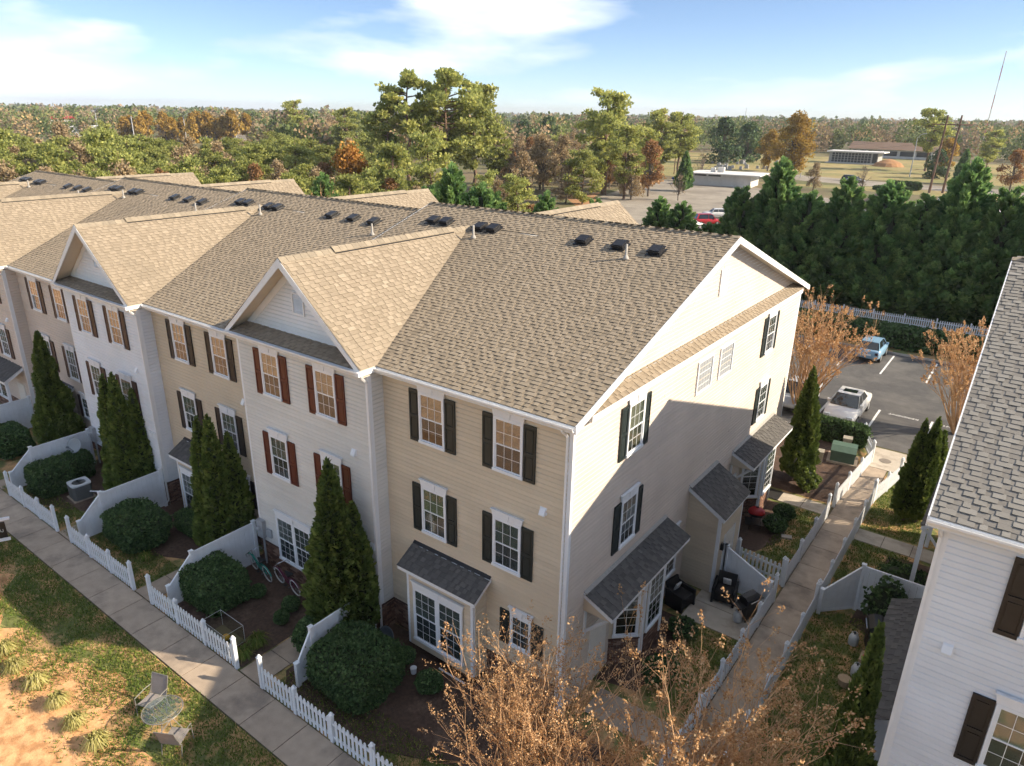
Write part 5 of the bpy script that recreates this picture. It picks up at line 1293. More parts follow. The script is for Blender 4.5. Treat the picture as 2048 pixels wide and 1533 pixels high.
# satellite dishes, air conditioner, cup, shovel
def dish(label, loc, rz, el, r, mat, ph):
    T = thing('satellite_dish', label, 'satellite dish', loc, rz, 'satellite dishes')
    MB().tube([(0, 0, 0), (0, 0, ph)], .03, 8).build('mast', 'dish_dark', T)
    d = MB().lathe([(.02, 0), (r*.4, .02), (r*.75, .065), (r, .12), (r, .135), (r*.75, .085), (r*.4, .035), (.02, .015)], 0, 0, 20, sy=.9).build('reflector', mat, T, (0, -.1, ph), smooth=True); d.rotation_euler = (el, 0, 0)
    a = MB().tube([(0, -.3, .02), (0, -.12, .42)], .015, 5).box(-.04, -.16, .40, .04, -.08, .5).build('feed_arm', 'dish_dark', d)
dish('grey satellite dish on a mast beside the white fence panel', (-25.55, -1.5, 0), R(20), R(62), .40, 'dish_grey', 1.45)
dish('dark satellite dish low beside the square bay window', (-5.75, -.95, 0), R(-10), R(60), .38, 'dish_dark', .5)
T = thing('air_conditioner', 'outdoor air conditioner with round fan behind the left fence', 'air conditioner', (-23.3, -2.6, 0), R(-4))
MB().prism([(-.38, -.3, .05), (-.3, -.38, .05), (.3, -.38, .05), (.38, -.3, .05), (.38, .3, .05), (.3, .38, .05), (-.3, .38, .05), (-.38, .3, .05)], (0, 0, .62)).build('casing', 'ac_grey', T)
mb = MB()
for i in range(24):
    a, b = 2*math.pi*i/24, 2*math.pi*(i+1)/24; sq = lambda t: (.40/max(abs(math.cos(t)), abs(math.sin(t)), .78))
    mb.prism([(.28*math.cos(a), .28*math.sin(a), .68), (sq(a)*math.cos(a), sq(a)*math.sin(a), .68), (sq(b)*math.cos(b), sq(b)*math.sin(b), .68), (.28*math.cos(b), .28*math.sin(b), .68)], (0, 0, .06))
mb.build('top_rim', 'ac_white', T)
mb = MB()
for k in range(5): ring(mb, (0, 0, .73), .05+k*.05, .006, 'z', 16, 3)
mb.box(-.28, -.02, .715, .28, .02, .725); mb.build('fan_grille', 'dark_metal', T)
MB().box(-.45, -.45, 0, .45, .45, .05).build('base_pad', 'concrete', T)
o = MB().tube([(-22.85, -2.4, .35), (-20.9, -.7, .22)], .03, 6).build('drain_pipe', 'vinyl'); tag(o, 'white pipe running from the air conditioner to the wall', 'pipe')
o = MB().lathe([(.08, 0), (.1, .2), (.105, .2), (.09, .19)], 0, 0, 12).build('plastic_cup', 'sign_white', None, (-4.45, -1.3, .012)); tag(o, 'small white bucket on the mulch by the square bay', 'bucket')
T = thing('shovel', 'yellow handled shovel leaning on the white fence panel', 'shovel', (-6.6, -1.5, 0))
MB().tube([(.08, 0, .2), (-.1, .1, 1.15)], .018, 6).build('shaft', 'dark_metal', T); MB().tube([(-.1, .1, 1.13), (-.13, .115, 1.34)], .035, 6).build('grip', 'tool_yellow', T)
MB().prism([(.0, -.1, .22), (.16, .1, .22), (.14, .1, .02), (.1, 0, -.0), (.03, -.1, .02)], (.01, -.01, 0)).build('blade', 'dark_metal', T)
o = MB().tube([(-3.9, -.75, .1), (-2.9, -.72, .06)], .03, 6).build('drain_pipe', 'vinyl'); tag(o, 'short white pipe on the ground below the square bay', 'pipe')
# for-sale sign at the left edge
T = thing('yard_sign', 'black yard sign on a white post at the left edge of the picture', 'sign', (-20.75, -6.2, 0), R(62))
MB().box(-.05, -.05, 0, .05, .05, 1.95).build('post', 'sign_white', T, (-.85, 0, 0)); MB().box(-.95, -.045, 1.55, .18, .045, 1.64).build('arm', 'sign_white', T)
MB().box(-.75, -.015, .82, .0, .015, 1.48).build('panel', 'sign_black', T); MB().box(-.78, -.02, .68, .06, .02, .80).build('lower_rail', 'sign_white', T)
MB().box(-.55, -.015, 1.66, -.15, .015, 1.82).build('name_rider', 'sign_black', T)
text('GU', .16, (-.2, -.0165, 1.12), (R(90), 0, 0), 'sign_white', 'sign_lettering', T)
# glass garden table and two sling chairs on the lawn
T = thing('garden_table', 'round glass garden table on the lawn', 'table', (-8.35, -6.98, 0))
MB().lathe([(.50, .70), (.505, .708), (.50, .716)], 0, 0, 28).build('glass_top', 'table_glass', T)
mb = MB(); ring(mb, (0, 0, .708), .515, .014, 'z', 28, 5); mb.build('rim', 'frame_bronze', T)
for i in range(4): a = R(45+90*i); MB().tube([(.42*math.cos(a), .42*math.sin(a), 0), (.2*math.cos(a), .2*math.sin(a), .4), (.42*math.cos(a), .42*math.sin(a), .69)], .014, 5).build('leg', 'frame_bronze', T)
mb = MB()
for k in (-.18, -.06, .06, .18): mb.tube([(-.34, k, .697), (.34, k, .697)], .008, 4)
mb.tube([(-.34, -.2, .697), (-.34, .2, .697)], .01, 4).tube([(.34, -.2, .697), (.34, .2, .697)], .01, 4); mb.build('cross_bars', 'frame_bronze', T)
def sling_chair(label, loc, rz):
    T = thing('sling_chair', label, 'chair', loc, rz, 'sling chairs on the lawn')
    MB().prism([(-.25, -.25, .40), (.25, -.25, .40), (.25, .24, .36), (-.25, .24, .36)], (0, 0, .012)).build('seat', 'sling', T)
    MB().prism([(-.25, .25, .37), (.25, .25, .37), (.25, .42, .92), (-.25, .42, .92)], (0, .012, .004)).build('backrest', 'sling', T)
    for s in (-1, 1):
        MB().tube([(s*.29, -.3, 0), (s*.29, -.28, .40), (s*.3, -.27, .60), (s*.3, .12, .62), (s*.28, .33, .60)], .014, 5).build('arm', 'frame_bronze', T)
        MB().tube([(s*.28, .28, 0), (s*.28, .2, .36), (s*.27, .26, .40), (s*.27, .43, .94)], .014, 5).build('leg', 'frame_bronze', T)
    MB().tube([(-.27, .43, .94), (.27, .43, .94)], .014, 5).tube([(-.28, -.26, .395), (.28, -.26, .395)], .012, 5).build('frame_bar', 'frame_bronze', T)
sling_chair('sling chair on the far side of the round glass table', (-9.25, -6.85, 0), R(20))
sling_chair('sling chair on the near side of the round glass table', (-7.55, -7.1, 0), R(-150))
# patio things
def armchair(label, loc, rz, group='black wicker armchairs'):
    T = thing('armchair', label, 'chair', loc, rz, group)
    MB().box(-.32, -.32, .1, .32, .3, .40).build('seat_base', 'wicker', T); MB().box(-.27, -.33, .401, .27, .2, .49).build('seat_cushion', 'wicker', T)
    for s in (-1, 1): MB().prism([(s*.4, -.36, .0), (s*.4, .34, .0), (s*.4, .38, .66), (s*.4, -.34, .60)], (-s*.08, 0, 0)).build('arm', 'wicker', T)
    MB().prism([(-.32, .22, .35), (-.32, .34, .30), (-.32, .46, .86), (-.32, .38, .88)], (.64, 0, 0)).build('backrest', 'wicker', T)
    p = MB().lathe([(.02, -.05), (.17, -.035), (.20, 0), (.17, .035), (.02, .05)], 0, 0, 4).build('pillow', 'pillow', None); tag(p, 'pale pillow on '+label, 'pillow', 'patio pillows')
    M = Matrix.Translation(loc) @ Matrix.Rotation(rz, 4, 'Z') @ Matrix.Translation((.02, .17, .66)) @ Matrix.Rotation(R(-72), 4, 'X') @ Matrix.Rotation(R(45), 4, 'Z')
    p.matrix_world = M; return T
armchair('black wicker armchair against the sloping white panel', (1.75, 7.95, .03), R(10))
armchair('black wicker armchair beside the canted bay', (.62, 6.75, .03), R(78))
def gas_grill(label, loc, rz, s=1.0, lid='dark_metal', tank=True):
    T = thing('gas_grill', label, 'grill', loc, rz, 'barbecue grills'); T.scale = (s, s, s)
    MB().box(-.32, -.22, .1, .32, .22, .68).build('cabinet', 'dark_metal', T)
    MB().box(-.36, -.26, .68, .36, .26, .82).build('firebox', 'dark_metal', T)
    MB().prism([(-.36, -.27, .825), (-.36, -.25, 1.0), (-.36, -.1, 1.12), (-.36, .12, 1.13), (-.36, .26, .99), (-.36, .26, .825)], (.72, 0, 0)).build('lid', lid, T)
    MB().tube([(-.26, -.31, .93), (.26, -.31, .93)], .015, 6).build('handle', 'chrome', T)
    for x0, x1 in ((-.72, -.37), (.37, .72)): MB().box(x0, -.22, .78, x1, .22, .81).build('side_shelf', 'tank_grey' if lid != 'dark_metal' else 'dark_metal', T)
    for x in (-.3, .3):
        for y in (-.2, .2): MB().box(x-.02, y-.02, 0, x+.02, y+.02, .1).build('leg', 'dark_metal', T)
    return T
gas_grill('black gas grill beside the low end of the sloping panel', (2.72, 7.5, .03), R(70), .85)
gas_grill('black gas grill in the yard of the white house', (6.5, 8.5, 0), R(-75), 1.0)
T = thing('red_grill', 'red square lidded grill on thin black legs', 'grill', (1.0, 13.3, 0), R(20))
for x in (-.22, .22):
    for y in (-.17, .17): MB().tube([(x*1.1, y*1.2, 0), (x*.7, y*.7, .62)], .012, 5).build('leg', 'dark_metal', T)
MB().lathe([(.12, .58), (.28, .62), (.33, .72), (.33, .74)], 0, 0, 16, sy=.8).build('bowl', 'dark_metal', T, smooth=True)
MB().lathe([(.34, .745), (.35, .78), (.31, .9), (.2, .97), (.03, .99)], 0, 0, 16, sy=.8).build('lid', 'red_enamel', T, smooth=True); MB().box(-.06, -.02, .99, .06, .02, 1.03).build('handle', 'dark_metal', T)
MB().box(-.4, -.3, .3, .3, .3, .32).build('shelf', 'dark_metal', T)
def propane(label, loc): 
    T = thing('propane_tank', label, 'gas tank', loc, 0, 'propane tanks')
    MB().lathe([(.1, 0), (.15, .04), (.155, .1), (.155, .3), (.12, .38), (.03, .41)], 0, 0, 14).build('cylinder', 'tank_grey', T, smooth=True); ring(MB(), (0, 0, .46), .09, .012, 'z', 12, 4).build('collar', 'tank_grey', T); MB().lathe([(.025, .4), (.03, .5)], 0, 0, 8).build('valve', 'dark_metal', T)
propane('pale propane tank left of the black grill in the white house yard', (5.95, 8.35, 0)); propane('grey propane tank near the small arborvitae', (6.35, 6.9, 0)); propane('pale propane tank under the patio grill', (2.55, 7.1, .03))
o = MB().lathe([(.16, 0), (.19, .25), (.2, .25), (.16, .24)], 0, 0, 12).build('basket', 'wood_pale', None, (6.15, 6.3, 0)); tag(o, 'brown woven basket by the grey propane tank', 'basket')
o = MB().box(-.3, -.25, 0, .3, .25, .35).build('cart', 'wood_pale', None, (6.6, 7.55, 0)); tag(o, 'small wooden box beside the white house grill', 'box')
o = MB().lathe([(.1, 0), (.13, .04), (.12, .05)], 0, 0, 12).build('plate', 'red_plastic', None, (6.5, 7.5, .352)); tag(o, 'red plate on the small wooden box', 'plate')
o = MB().box(-.45, -.3, 0, .45, .3, .012).build('doormat', 'rubber', None, (.75, 16.65, .03), R(90)); tag(o, 'black doormat at the far entry', 'doormat')
o = MB().box(-.2, -.12, 0, .2, .12, .08).build('stepping_stone', 'concrete_pale', None, (2.3, 13.4, 0), R(20)); tag(o, 'pale stepping stone on the grass by the red grill', 'stone')
o = MB().box(-.35, -.25, 0, .35, .25, .05).build('shed_step', 'wood_pale', None, (1.75, 11.2, 0)); tag(o, 'wooden step beside the shed', 'step')
T = thing('transformer', 'green electrical transformer cabinet behind the path fence', 'transformer', (2.35, 22.3, 0), R(8))
MB().box(-.55, -.5, .1, .55, .5, .55).build('base', 'green_box', T); MB().prism([(-.58, -.53, .55), (-.58, .53, .55), (-.58, .53, .78), (-.58, -.2, .86), (-.58, -.53, .66)], (1.16, 0, 0)).build('hood', 'green_box', T); MB().box(-.7, -.62, 0, .7, .62, .1).build('pad', 'concrete', T)
for i, (x, y, lb) in enumerate(((1.45, 21.2, 'beige utility pedestal left of the transformer'), (2.2, 23.7, 'beige utility pedestal behind the transformer'))):
    T = thing('utility_pedestal', lb, 'utility box', (x, y, 0), R(10), 'utility pedestals'); MB().box(-.2, -.17, 0, .2, .17, .6).build('body', 'beige_box', T); MB().prism([(-.22, -.2, .6), (-.22, .2, .6), (-.22, .2, .72), (-.22, 0, .78), (-.22, -.2, .70)], (.44, 0, 0)).build('cap', 'beige_box', T)
o = MB().lathe([(.26, 0), (.28, .012), (.26, .016)], 0, 0, 18).build('manhole_cover', 'manhole', None, (4.1, 23.5, .031)); tag(o, 'round manhole cover in the path end', 'manhole cover')
text('STORAGE', .11, (1.302, 9.08, 1.72), (R(90), 0, R(90)), 'letter_dark', 'door_lettering', None).parent = dr
dr.children[-1].location = (1.302, 1.03, 1.72)
o = text('CLOSET', .09, (1.302, 1.03, 1.58), (R(90), 0, R(90)), 'letter_dark', 'door_lettering', dr)

# ------------------------------------------------------------------ cars
pm('paint_car_white', (.70, .69, .66), .22, .03, spec=.6); pm('paint_car_blue', (.23, .38, .52), .22, .04, spec=.6); pm('paint_car_red', (.42, .02, .025), .22, .03, spec=.6); pm('paint_car_silver', (.36, .37, .38), .25, .03, spec=.6); pm('paint_car_dark', (.035, .04, .05), .22, .03, spec=.6); pm('paint_car_navy', (.03, .08, .22), .22, .03, spec=.6)
pm('car_glass', (.02, .024, .026), .05, 0, spec=.8); pm('tail_red', (.38, .02, .02), .25, 0); pm('head_clear', (.6, .62, .63), .12, 0); pm('hub', (.42, .42, .43), .35, 0, metal=.6)
def car(label, loc, rz, paint, L=4.6, W=1.8, H=1.45, kind='sedan', roof_glass=False):
    """front is +x. Lofted lower body and cabin, separate glass, wheels, lamps"""
    T = thing('parked_car', label, 'car', loc, rz, 'parked cars')
    hl = L/2
    if kind == 'sedan': belt = [(-hl, .52, .74, .86), (-hl+.12, .40, .90, .95), (-hl+.8, .32, .96, 1.0), (-.3, .28, .97, 1.0), (.75, .28, .95, 1.0), (hl-.7, .30, .84, .97), (hl-.18, .36, .72, .90), (hl, .46, .62, .80)]; cab = [(-hl+.72, 0), (-hl+1.35, .94), (-.05, 1.0), (.30, .95), (1.12, 0)]
    elif kind == 'hatch': belt = [(-hl, .42, .86, .84), (-hl+.10, .34, .98, .95), (-hl+.6, .30, 1.02, 1.0), (0, .28, 1.0, 1.0), (.8, .28, .96, .99), (hl-.45, .30, .88, .95), (hl-.12, .36, .74, .86), (hl, .46, .64, .76)]; cab = [(-hl+.16, 0), (-hl+.52, .94), (-.15, 1.0), (.25, .95), (.95, 0)]
    else: belt = [(-hl, .50, .96, .90), (-hl+.08, .38, 1.04, .97), (-hl+.6, .34, 1.06, 1.0), (0, .32, 1.06, 1.0), (.9, .32, 1.04, 1.0), (hl-.6, .34, .98, .98), (hl-.12, .40, .86, .92), (hl, .5, .72, .84)]; cab = [(-hl+.12, 0), (-hl+.42, .95), (-.1, 1.0), (.45, .95), (1.05, 0)]
    mb = MB(); n = 10; rings = []
    for x, z0, z1, wf in belt:
        w = W/2*wf; zm = z0+(z1-z0)*.55
        prof = [(-w*.86, z0), (-w*.97, z0+.10), (-w, zm), (-w*.97, z1-.06), (-w*.86, z1), (w*.86, z1), (w*.97, z1-.06), (w, zm), (w*.97, z0+.10), (w*.86, z0)]
        rings.append(len(mb.v)); mb.v += [(x, y, z) for y, z in prof]
    for a, b in zip(rings, rings[1:]):
        for j in range(n): k = (j+1) % n; mb.f.append((a+j, a+k, b+k, b+j)); mb.t.append(0)
    mb.f.append(tuple(rings[0]+j for j in range(n-1, -1, -1))); mb.f.append(tuple(rings[-1]+j for j in range(n))); mb.t += [0, 0]
    body = mb.build('body', paint, T, smooth=True)
    zb = .93 if kind != 'suv' else 1.03; cw = W/2*.86; rw = W/2*.66
    def cp(x, f, sgn, ins=0): z = zb+(H-zb)*f; w = cw+(rw-cw)*f-ins; return (x, sgn*w, z)
    (x0, _), (x1, f1), (x2, f2), (x3, f3), (x4, _) = cab
    r = MB(); r.face([cp(x1, f1, -1), cp(x2, f2, -1), cp(x2, f2, 1), cp(x1, f1, 1)]); r.face([cp(x2, f2, -1), cp(x3, f3, -1), cp(x3, f3, 1), cp(x2, f2, 1)])
    r.face([cp(x1, f1-.10, -1), cp(x1, f1, -1), cp(x1, f1, 1), cp(x1, f1-.10, 1)])
    for s in (-1, 1):      # pillars and roof rails
        for xa, fa, xb, fb, wd in ((x0, 0, x1, f1, .20), (x3, f3, x4, 0, .09), (x1, f1, x2, f2, .0), (x2, f2, x3, f3, .0), (-.12, 0, -.16, .98, .05)):
            p, q = Vector(cp(xa, fa, s)), Vector(cp(xb, fb, s)); wv = Vector((wd, 0, 0)) if wd else Vector((0, 0, -.07)); i = Vector((0, -s*.01, 0))
            r.prism([p, q, q+wv*(.6 if wd else 1), p+wv], i)
        r.face([cp(x0, 0, s), cp(x0+.25, 0, s), cp(x1+.2, f1, s, -.001), cp(x1, f1, s, -.001)])
    r.build('roof', paint, T)
    g = MB(); gi = .012
    g.face([cp(x3, f3-.03, -1, .05), cp(x3, f3-.03, 1, .05), cp(x4, 0.02, 1, .05), cp(x4, .02, -1, .05)]); g.build('windscreen', 'car_glass', T)
    g = MB(); g.face([cp(x0, .02, -1, .06), cp(x0, .02, 1, .06), cp(x1, f1-.06, 1, .06), cp(x1, f1-.06, -1, .06)]); g.build('rear_window', 'car_glass', T)
    for s in (-1, 1): MB().face([cp(x0+.1, 0, s, gi), cp(x4-.05, 0, s, gi), cp(x3, f3-.04, s, gi), cp(x2, f2-.06, s, gi), cp(x1, f1-.05, s, gi)]).build('side_window', 'car_glass', T)
    if roof_glass: MB().face([(x2-.5, -.36, H+.008), (x2+.05, -.36, H+.008), (x2+.05, .36, H+.008), (x2-.5, .36, H+.008)]).build('sunroof', 'car_glass', T)
    wr = .33 if kind != 'suv' else .37; wx = hl-.85
    for x in (-wx, wx):
        for s in (-1, 1):
            w_ = MB().lathe([(wr*.6, -.1), (wr*.95, -.1), (wr, -.07), (wr, .07), (wr*.95, .1), (wr*.6, .1)], 0, 0, 18).build('wheel', 'rubber', T, (x, s*(W/2-.11), wr)); w_.rotation_euler = (R(90), 0, 0)
            MB().lathe([(wr*.62, -.105), (wr*.62, .105)], 0, 0, 14).build('rim', 'hub', w_)
    for s in (-1, 1):
        MB().box(hl-.16, s*W*.33-.16, .60, hl-.02, s*W*.33+.16, .74).build('headlight', 'head_clear', T)
        MB().box(-hl+.0, s*W*.36-.10, .66, -hl+.08, s*W*.36+.10, .84).build('tail_light', 'tail_red', T)
        MB().prism([(x4-.35, s*cw, zb+.02), (x4-.2, s*cw, zb+.02), (x4-.2, s*cw, zb+.15), (x4-.35, s*cw, zb+.17)], (0, s*.17, 0)).build('mirror', paint, T)
    MB().box(-hl-.012, -.26, .58, -hl+.02, .26, .70).build('number_plate', 'sign_white', T); MB().box(hl-.1, -W*.4, .34, hl+.012, W*.4, .46).build('lower_grille', 'dark_metal', T)
    return T
car('white sedan with sunroof parked facing the townhouse', (1.05, 28.6, .004), R(-90), 'paint_car_white', 4.6, 1.82, 1.42, 'sedan', True)
car('silver car half hidden behind the brown crape myrtle', (-1.75, 28.7, .004), R(-90), 'paint_car_silver', 4.5, 1.8, 1.45, 'sedan')
car('small light blue hatchback parked nose to the far hedge', (-.15, 41.2, .004), R(90), 'paint_car_blue', 3.65, 1.66, 1.5, 'hatch')
car('red four wheel drive in the old car park', (-35.2, 96.3, .004), R(40), 'paint_car_red', 4.3, 1.85, 1.8, 'suv')
car('white car next to the red one in the old car park', (-37.4, 105.5, .004), R(215), 'paint_car_white', 4.6, 1.85, 1.55, 'suv')
car('white car at the edge of the old car park behind the cypress', (-35.9, 91.0, .004), R(60), 'paint_car_white', 4.5, 1.8, 1.5, 'sedan')
car('blue car left of the white flat roofed building', (-72.5, 169, .004), R(10), 'paint_car_navy', 4.5, 1.8, 1.5, 'sedan')
car('dark car on the road by the golden tree', (-38.5, 205.5, .004), R(-8), 'paint_car_dark', 4.7, 1.85, 1.6, 'suv')
car('silver car on the road beside the dark one', (-36.6, 201.8, .004), R(-8), 'paint_car_silver', 4.6, 1.8, 1.5, 'sedan')

# ------------------------------------------------------------------ beyond the cypress row
pm('dry_grass', (.30, .235, .095), .95, .2, .15, blotch=((.20, .19, .065), .06, .42, .6)); pm('wall_white', (.62, .60, .56), .7, .06, 1); pm('roof_white', (.72, .70, .67), .6, .05, 1); pm('niche_dark', (.030, .036, .042), .35, .2, 2); pm('post_grey', (.34, .34, .32), .7, .1)
pm('roof_brown', (.22, .145, .10), .8, .1, .5); pm('brick_far', (.30, .17, .11), .85, .1, 1); pm('pole_wood', (.17, .10, .068), .85, .15, 2); pm('lamp_metal', (.45, .46, .46), .45, .05); pm('sign_green', (.02, .30, .22), .4, .05); pm('granite', (.36, .36, .37), .6, .15, 3); pm('tower_red', (.42, .12, .09), .5, 0); pm('leaf_litter', (.36, .19, .085), .95, .25, .8); pm('wire', (.03, .03, .03), .6, 0); pm('roof_red', (.38, .05, .05), .6, .1)
sheet('old_car_park', [(-68, 118), (-40, 84), (-26, 84), (-14, 140), (-42, 162), (-76, 176), (-79, 160)], .0, 'asphalt_old')
sheet('leaf_strip', [(-73, 128), (-68.5, 117.5), (-41, 83), (-44, 80), (-74, 115)], -.004, 'leaf_litter')
sheet('cemetery_lawn', [(-130, 190), (-70, 182), (-52, 212), (20, 225), (60, 330), (-60, 345), (-140, 320)], -.006, 'dry_grass')
sheet('road', [(-75, 203), (-30, 192), (90, 192), (90, 208), (-28, 208), (-72, 222)], .004, 'asphalt_old')
sheet('verge_strip', [(-60, 180), (90, 168), (90, 191), (-30, 191)], -.005, 'dry_grass')
sheet('unseen_bounce_field', [(-140, -300), (80, -300), (80, -17), (-140, -17)], -.004, 'dry_grass')  # unseen ground added to cool the bounced light and tint window reflections
sheet('highway', [(-900, 560), (-896, 578), (-330, 214), (-330, 200)], .0, 'asphalt_old')
sheet('embankment', [(-330, 90), (-225, 92), (-235, 140), (-330, 175)], -.003, 'dry_grass')
def bld(name, label, loc, rz): return thing(name, label, 'building', loc, rz)
T = bld('flat_roofed_building', 'white flat roofed building with blank panels behind the old car park', (-66.1, 162.0, 0), math.atan2(1.6, 12.5))
MB().box(0, 0, 0, 14.2, 9, 2.75).build('wall', 'wall_white', T)
for i in range(5): MB().box(i*3.5-.05, -.12, 0, i*3.5+.15, .0, 2.74).build('pilaster', 'wall_white', T)
for i in range(4): MB().box(i*3.5+.3, -.04, .1, i*3.5+3.3, -.002, 2.15).build('panel', 'wall_white', T); MB().box(i*3.5+.3, -.05, 2.25, i*3.5+3.3, -.003, 2.6).build('transom', 'niche_dark' if i < 2 else 'wall_white', T)
MB().box(-1.1, -1.3, 2.76, 16.4, 10, 3.0).build('roof', 'roof_white', T)
for x, w, h in ((3.2, 1.0, 1.0), (4.9, 1.6, 1.2)): MB().box(x, 4, 3.0, x+w, 5.2, 3.0+h).build('roof_unit', 'wall_white', T)
T = bld('mausoleum', 'long dark grid fronted mausoleum on the cemetery lawn', (-66.5, 293, 0), 0)
MB().box(0, 0, .3, 17.5, 8, 4.1).build('wall', 'post_grey', T); MB().box(-.8, -1, 4.1, 19.5, 9, 4.55).build('roof', 'roof_white', T); MB().box(-1, -1.5, 0, 20, 9, .3).build('plinth', 'wall_white', T)
nm = MB().box(.1, -.05, 0, 1.0, -.005, .72).mesh('niche', 'niche_dark')
for i in range(12):
    for j in range(4): place(nm, 'niche', T, (1.0+i*1.18, -.0, .5+j*.88))
MB().box(15.6, -.06, .5, 17.2, -.006, 3.9).build('panel', 'niche_dark', T)
T = bld('long_low_building', 'long low building with brown roof behind the mausoleum', (-72, 352, 0), R(-4))
MB().box(0, 0, 0, 34, 10, 3.6).build('wall', 'wall_white', T); MB().prism([(-1, -1.5, 3.6), (-1, 5, 6.6), (-1, 11.5, 3.6)], (36, 0, 0)).build('roof', 'roof_brown', T)
wm = MB().box(0, -.05, 1.0, 5.4, -.005, 3.0).mesh('window', 'niche_dark')
for i in range(5): place(wm, 'window', T, (1.0+i*6.6, 0, 0))
T = bld('white_roofed_building', 'white flat roofed building hidden behind the cypress row', (-9, 96, 0), R(-6))
MB().box(0, 0, 0, 26, 18, 4.2).build('wall', 'wall_white', T); MB().box(-.3, -.3, 4.2, 26.3, 18.3, 4.6).build('roof', 'roof_white', T); MB().box(3, 8, 4.6, 5.6, 10, 6.0).build('roof_unit', 'wall_white', T)
T = bld('gabled_shed', 'small dark gabled roof behind the cypress row', (-15, 110, 0), R(20)); MB().box(0, 0, 0, 6, 7, 3).build('wall', 'wall_white', T); MB().prism([(-.5, -.5, 3), (3, -.5, 5.4), (6.5, -.5, 3)], (0, 8, 0)).build('roof', 'roof_brown', T)
T = bld('far_house', 'steep brown roofed house beyond the highway signs', (-500, 352, 0), R(30)); MB().box(0, 0, 0, 24, 14, 6).build('wall', 'brick_far', T); MB().prism([(-1, -1, 6), (-1, 7, 14), (-1, 15, 6)], (26, 0, 0)).build('roof', 'roof_brown', T)
T = bld('far_store', 'white store with a red roof edge on the far left', (-560, 215, 0), R(-25)); MB().box(0, 0, 0, 34, 16, 8).build('wall', 'wall_white', T); MB().box(-.5, -.6, 8, 34.5, 16.5, 9.6).build('roof_edge', 'roof_red', T)
T = bld('far_warehouse', 'pale low warehouse beyond the clearing on the left', (-470, 190, 0), R(-25)); MB().box(0, 0, 0, 36, 14, 5).build('wall', 'wall_white', T); MB().box(-.4, -.4, 5, 36.4, 14.4, 5.5).build('roof', 'roof_white', T)
T = bld('far_warehouse', 'small white warehouse on the left skyline', (-900, 395, 0), R(-20)); MB().box(0, 0, 0, 40, 20, 11).build('wall', 'wall_white', T); MB().box(-.4, -.4, 11, 40.4, 20.4, 11.6).build('roof', 'roof_white', T)
# poles, lamps, signs
def pole(name, label, loc, h, r, mat, cat='pole', lean=(0, 0), arms=()):
    T = thing(name, label, cat, loc, 0)
    MB().tube([(0, 0, -.2), (lean[0], lean[1], h)], [r, r*.65], 8).build('shaft', mat, T)
    for (z, x0, x1, y0, y1) in arms: MB().tube([(x0+lean[0]*z/h, y0+lean[1]*z/h, z), (x1+lean[0]*z/h, y1+lean[1]*z/h, z)], .07, 5).build('crossarm', mat, T)
    return T
T = thing('twin_pole', 'pair of tall wooden utility poles with cross braces', 'pole', (-16.4, 184.4, 0), 0)
for x, y in ((0, 0), (2.6, 1.4)): MB().tube([(x, y, -.2), (x+.5, y, 17.2)], [.28, .18], 8).build('shaft', 'pole_wood', T)
MB().tube([(-2.2, -.9, 15.2), (5.6, 2.4, 15.2)], .13, 5).build('crossarm', 'pole_wood', T)
for a, b in (((0, 0, 6), (2.8, 1.4, 9.5)), ((2.6, 1.4, 6), (.2, 0, 9.5))): MB().tube([a, b], .09, 5).build('brace', 'pole_wood', T)
pole('utility_pole', 'thin utility pole at the edge of the old car park', (-69.4, 124.0, 0), 9.6, .15, 'pole_wood', arms=((9.2, -1.1, 1.1, -.4, .4),))
pole('utility_pole', 'utility pole left of the cemetery', (-84, 190, 0), 11, .16, 'pole_wood', arms=((10.6, -1.1, 1.1, -.4, .4),))
pole('utility_pole', 'utility pole by the highway on the left', (-350, 165.5, 0), 12, .28, 'lamp_metal', arms=((11.4, -1.4, 1.4, 0, 0),))
def lamp(label, loc, h, dirs, r=.14, s=1):
    T = thing('street_lamp', label, 'street lamp', loc, 0, 'street lamps'); MB().tube([(0, 0, 0), (0, 0, h*.9)], [r, r*.6], 8).build('shaft', 'lamp_metal', T)
    for dx, dy in dirs:
        MB().tube([(0, 0, h*.88), (dx*.4, dy*.4, h*.97), (dx, dy, h)], r*.5, 5).build('arm', 'lamp_metal', T); MB().box(dx*1.0-.35*s, dy*1.0-.2*s, h-.1, dx*1.15+.35*s, dy*1.15+.2*s, h+.08).build('lamp_head', 'lamp_metal', T)
lamp('tall street lamp left of the twin wooden poles', (-28.6, 234.7, 0), 12.4, ((1.6, 0),), .16)
lamp('street lamp in front of the big golden tree', (-52, 205, 0), 9.5, ((1.2, 0),), .14)
lamp('single arm highway lamp before the orange woods', (-356, 195, 0), 13.5, ((3.2, 1.5),), .28, 1.6); lamp('double arm highway lamp right of the green signs', (-338, 278.5, 0), 13.5, ((3, 1.5), (-3, -1.5)), .28, 1.6)
lamp('highway lamp left of the orange woods', (-395, 170, 0), 15.5, ((3.2, 1.5),), .28, 1.6); lamp('highway lamp behind the bare trees in the middle', (-190, 330, 0), 14, ((-2.6, 0),), .26, 1.4)
T = thing('highway_sign', 'two green highway signs on a gantry', 'sign', (-377, 262, 0), R(36)); MB().tube([(-22, 0, 7), (12, 0, 7)], .3, 5).build('gantry', 'lamp_metal', T); MB().tube([(12, 0, 0), (12, 0, 8)], .35, 6).build('shaft', 'lamp_metal', T); MB().tube([(-22, 0, 0), (-22, 0, 8)], .35, 6).build('shaft', 'lamp_metal', T)
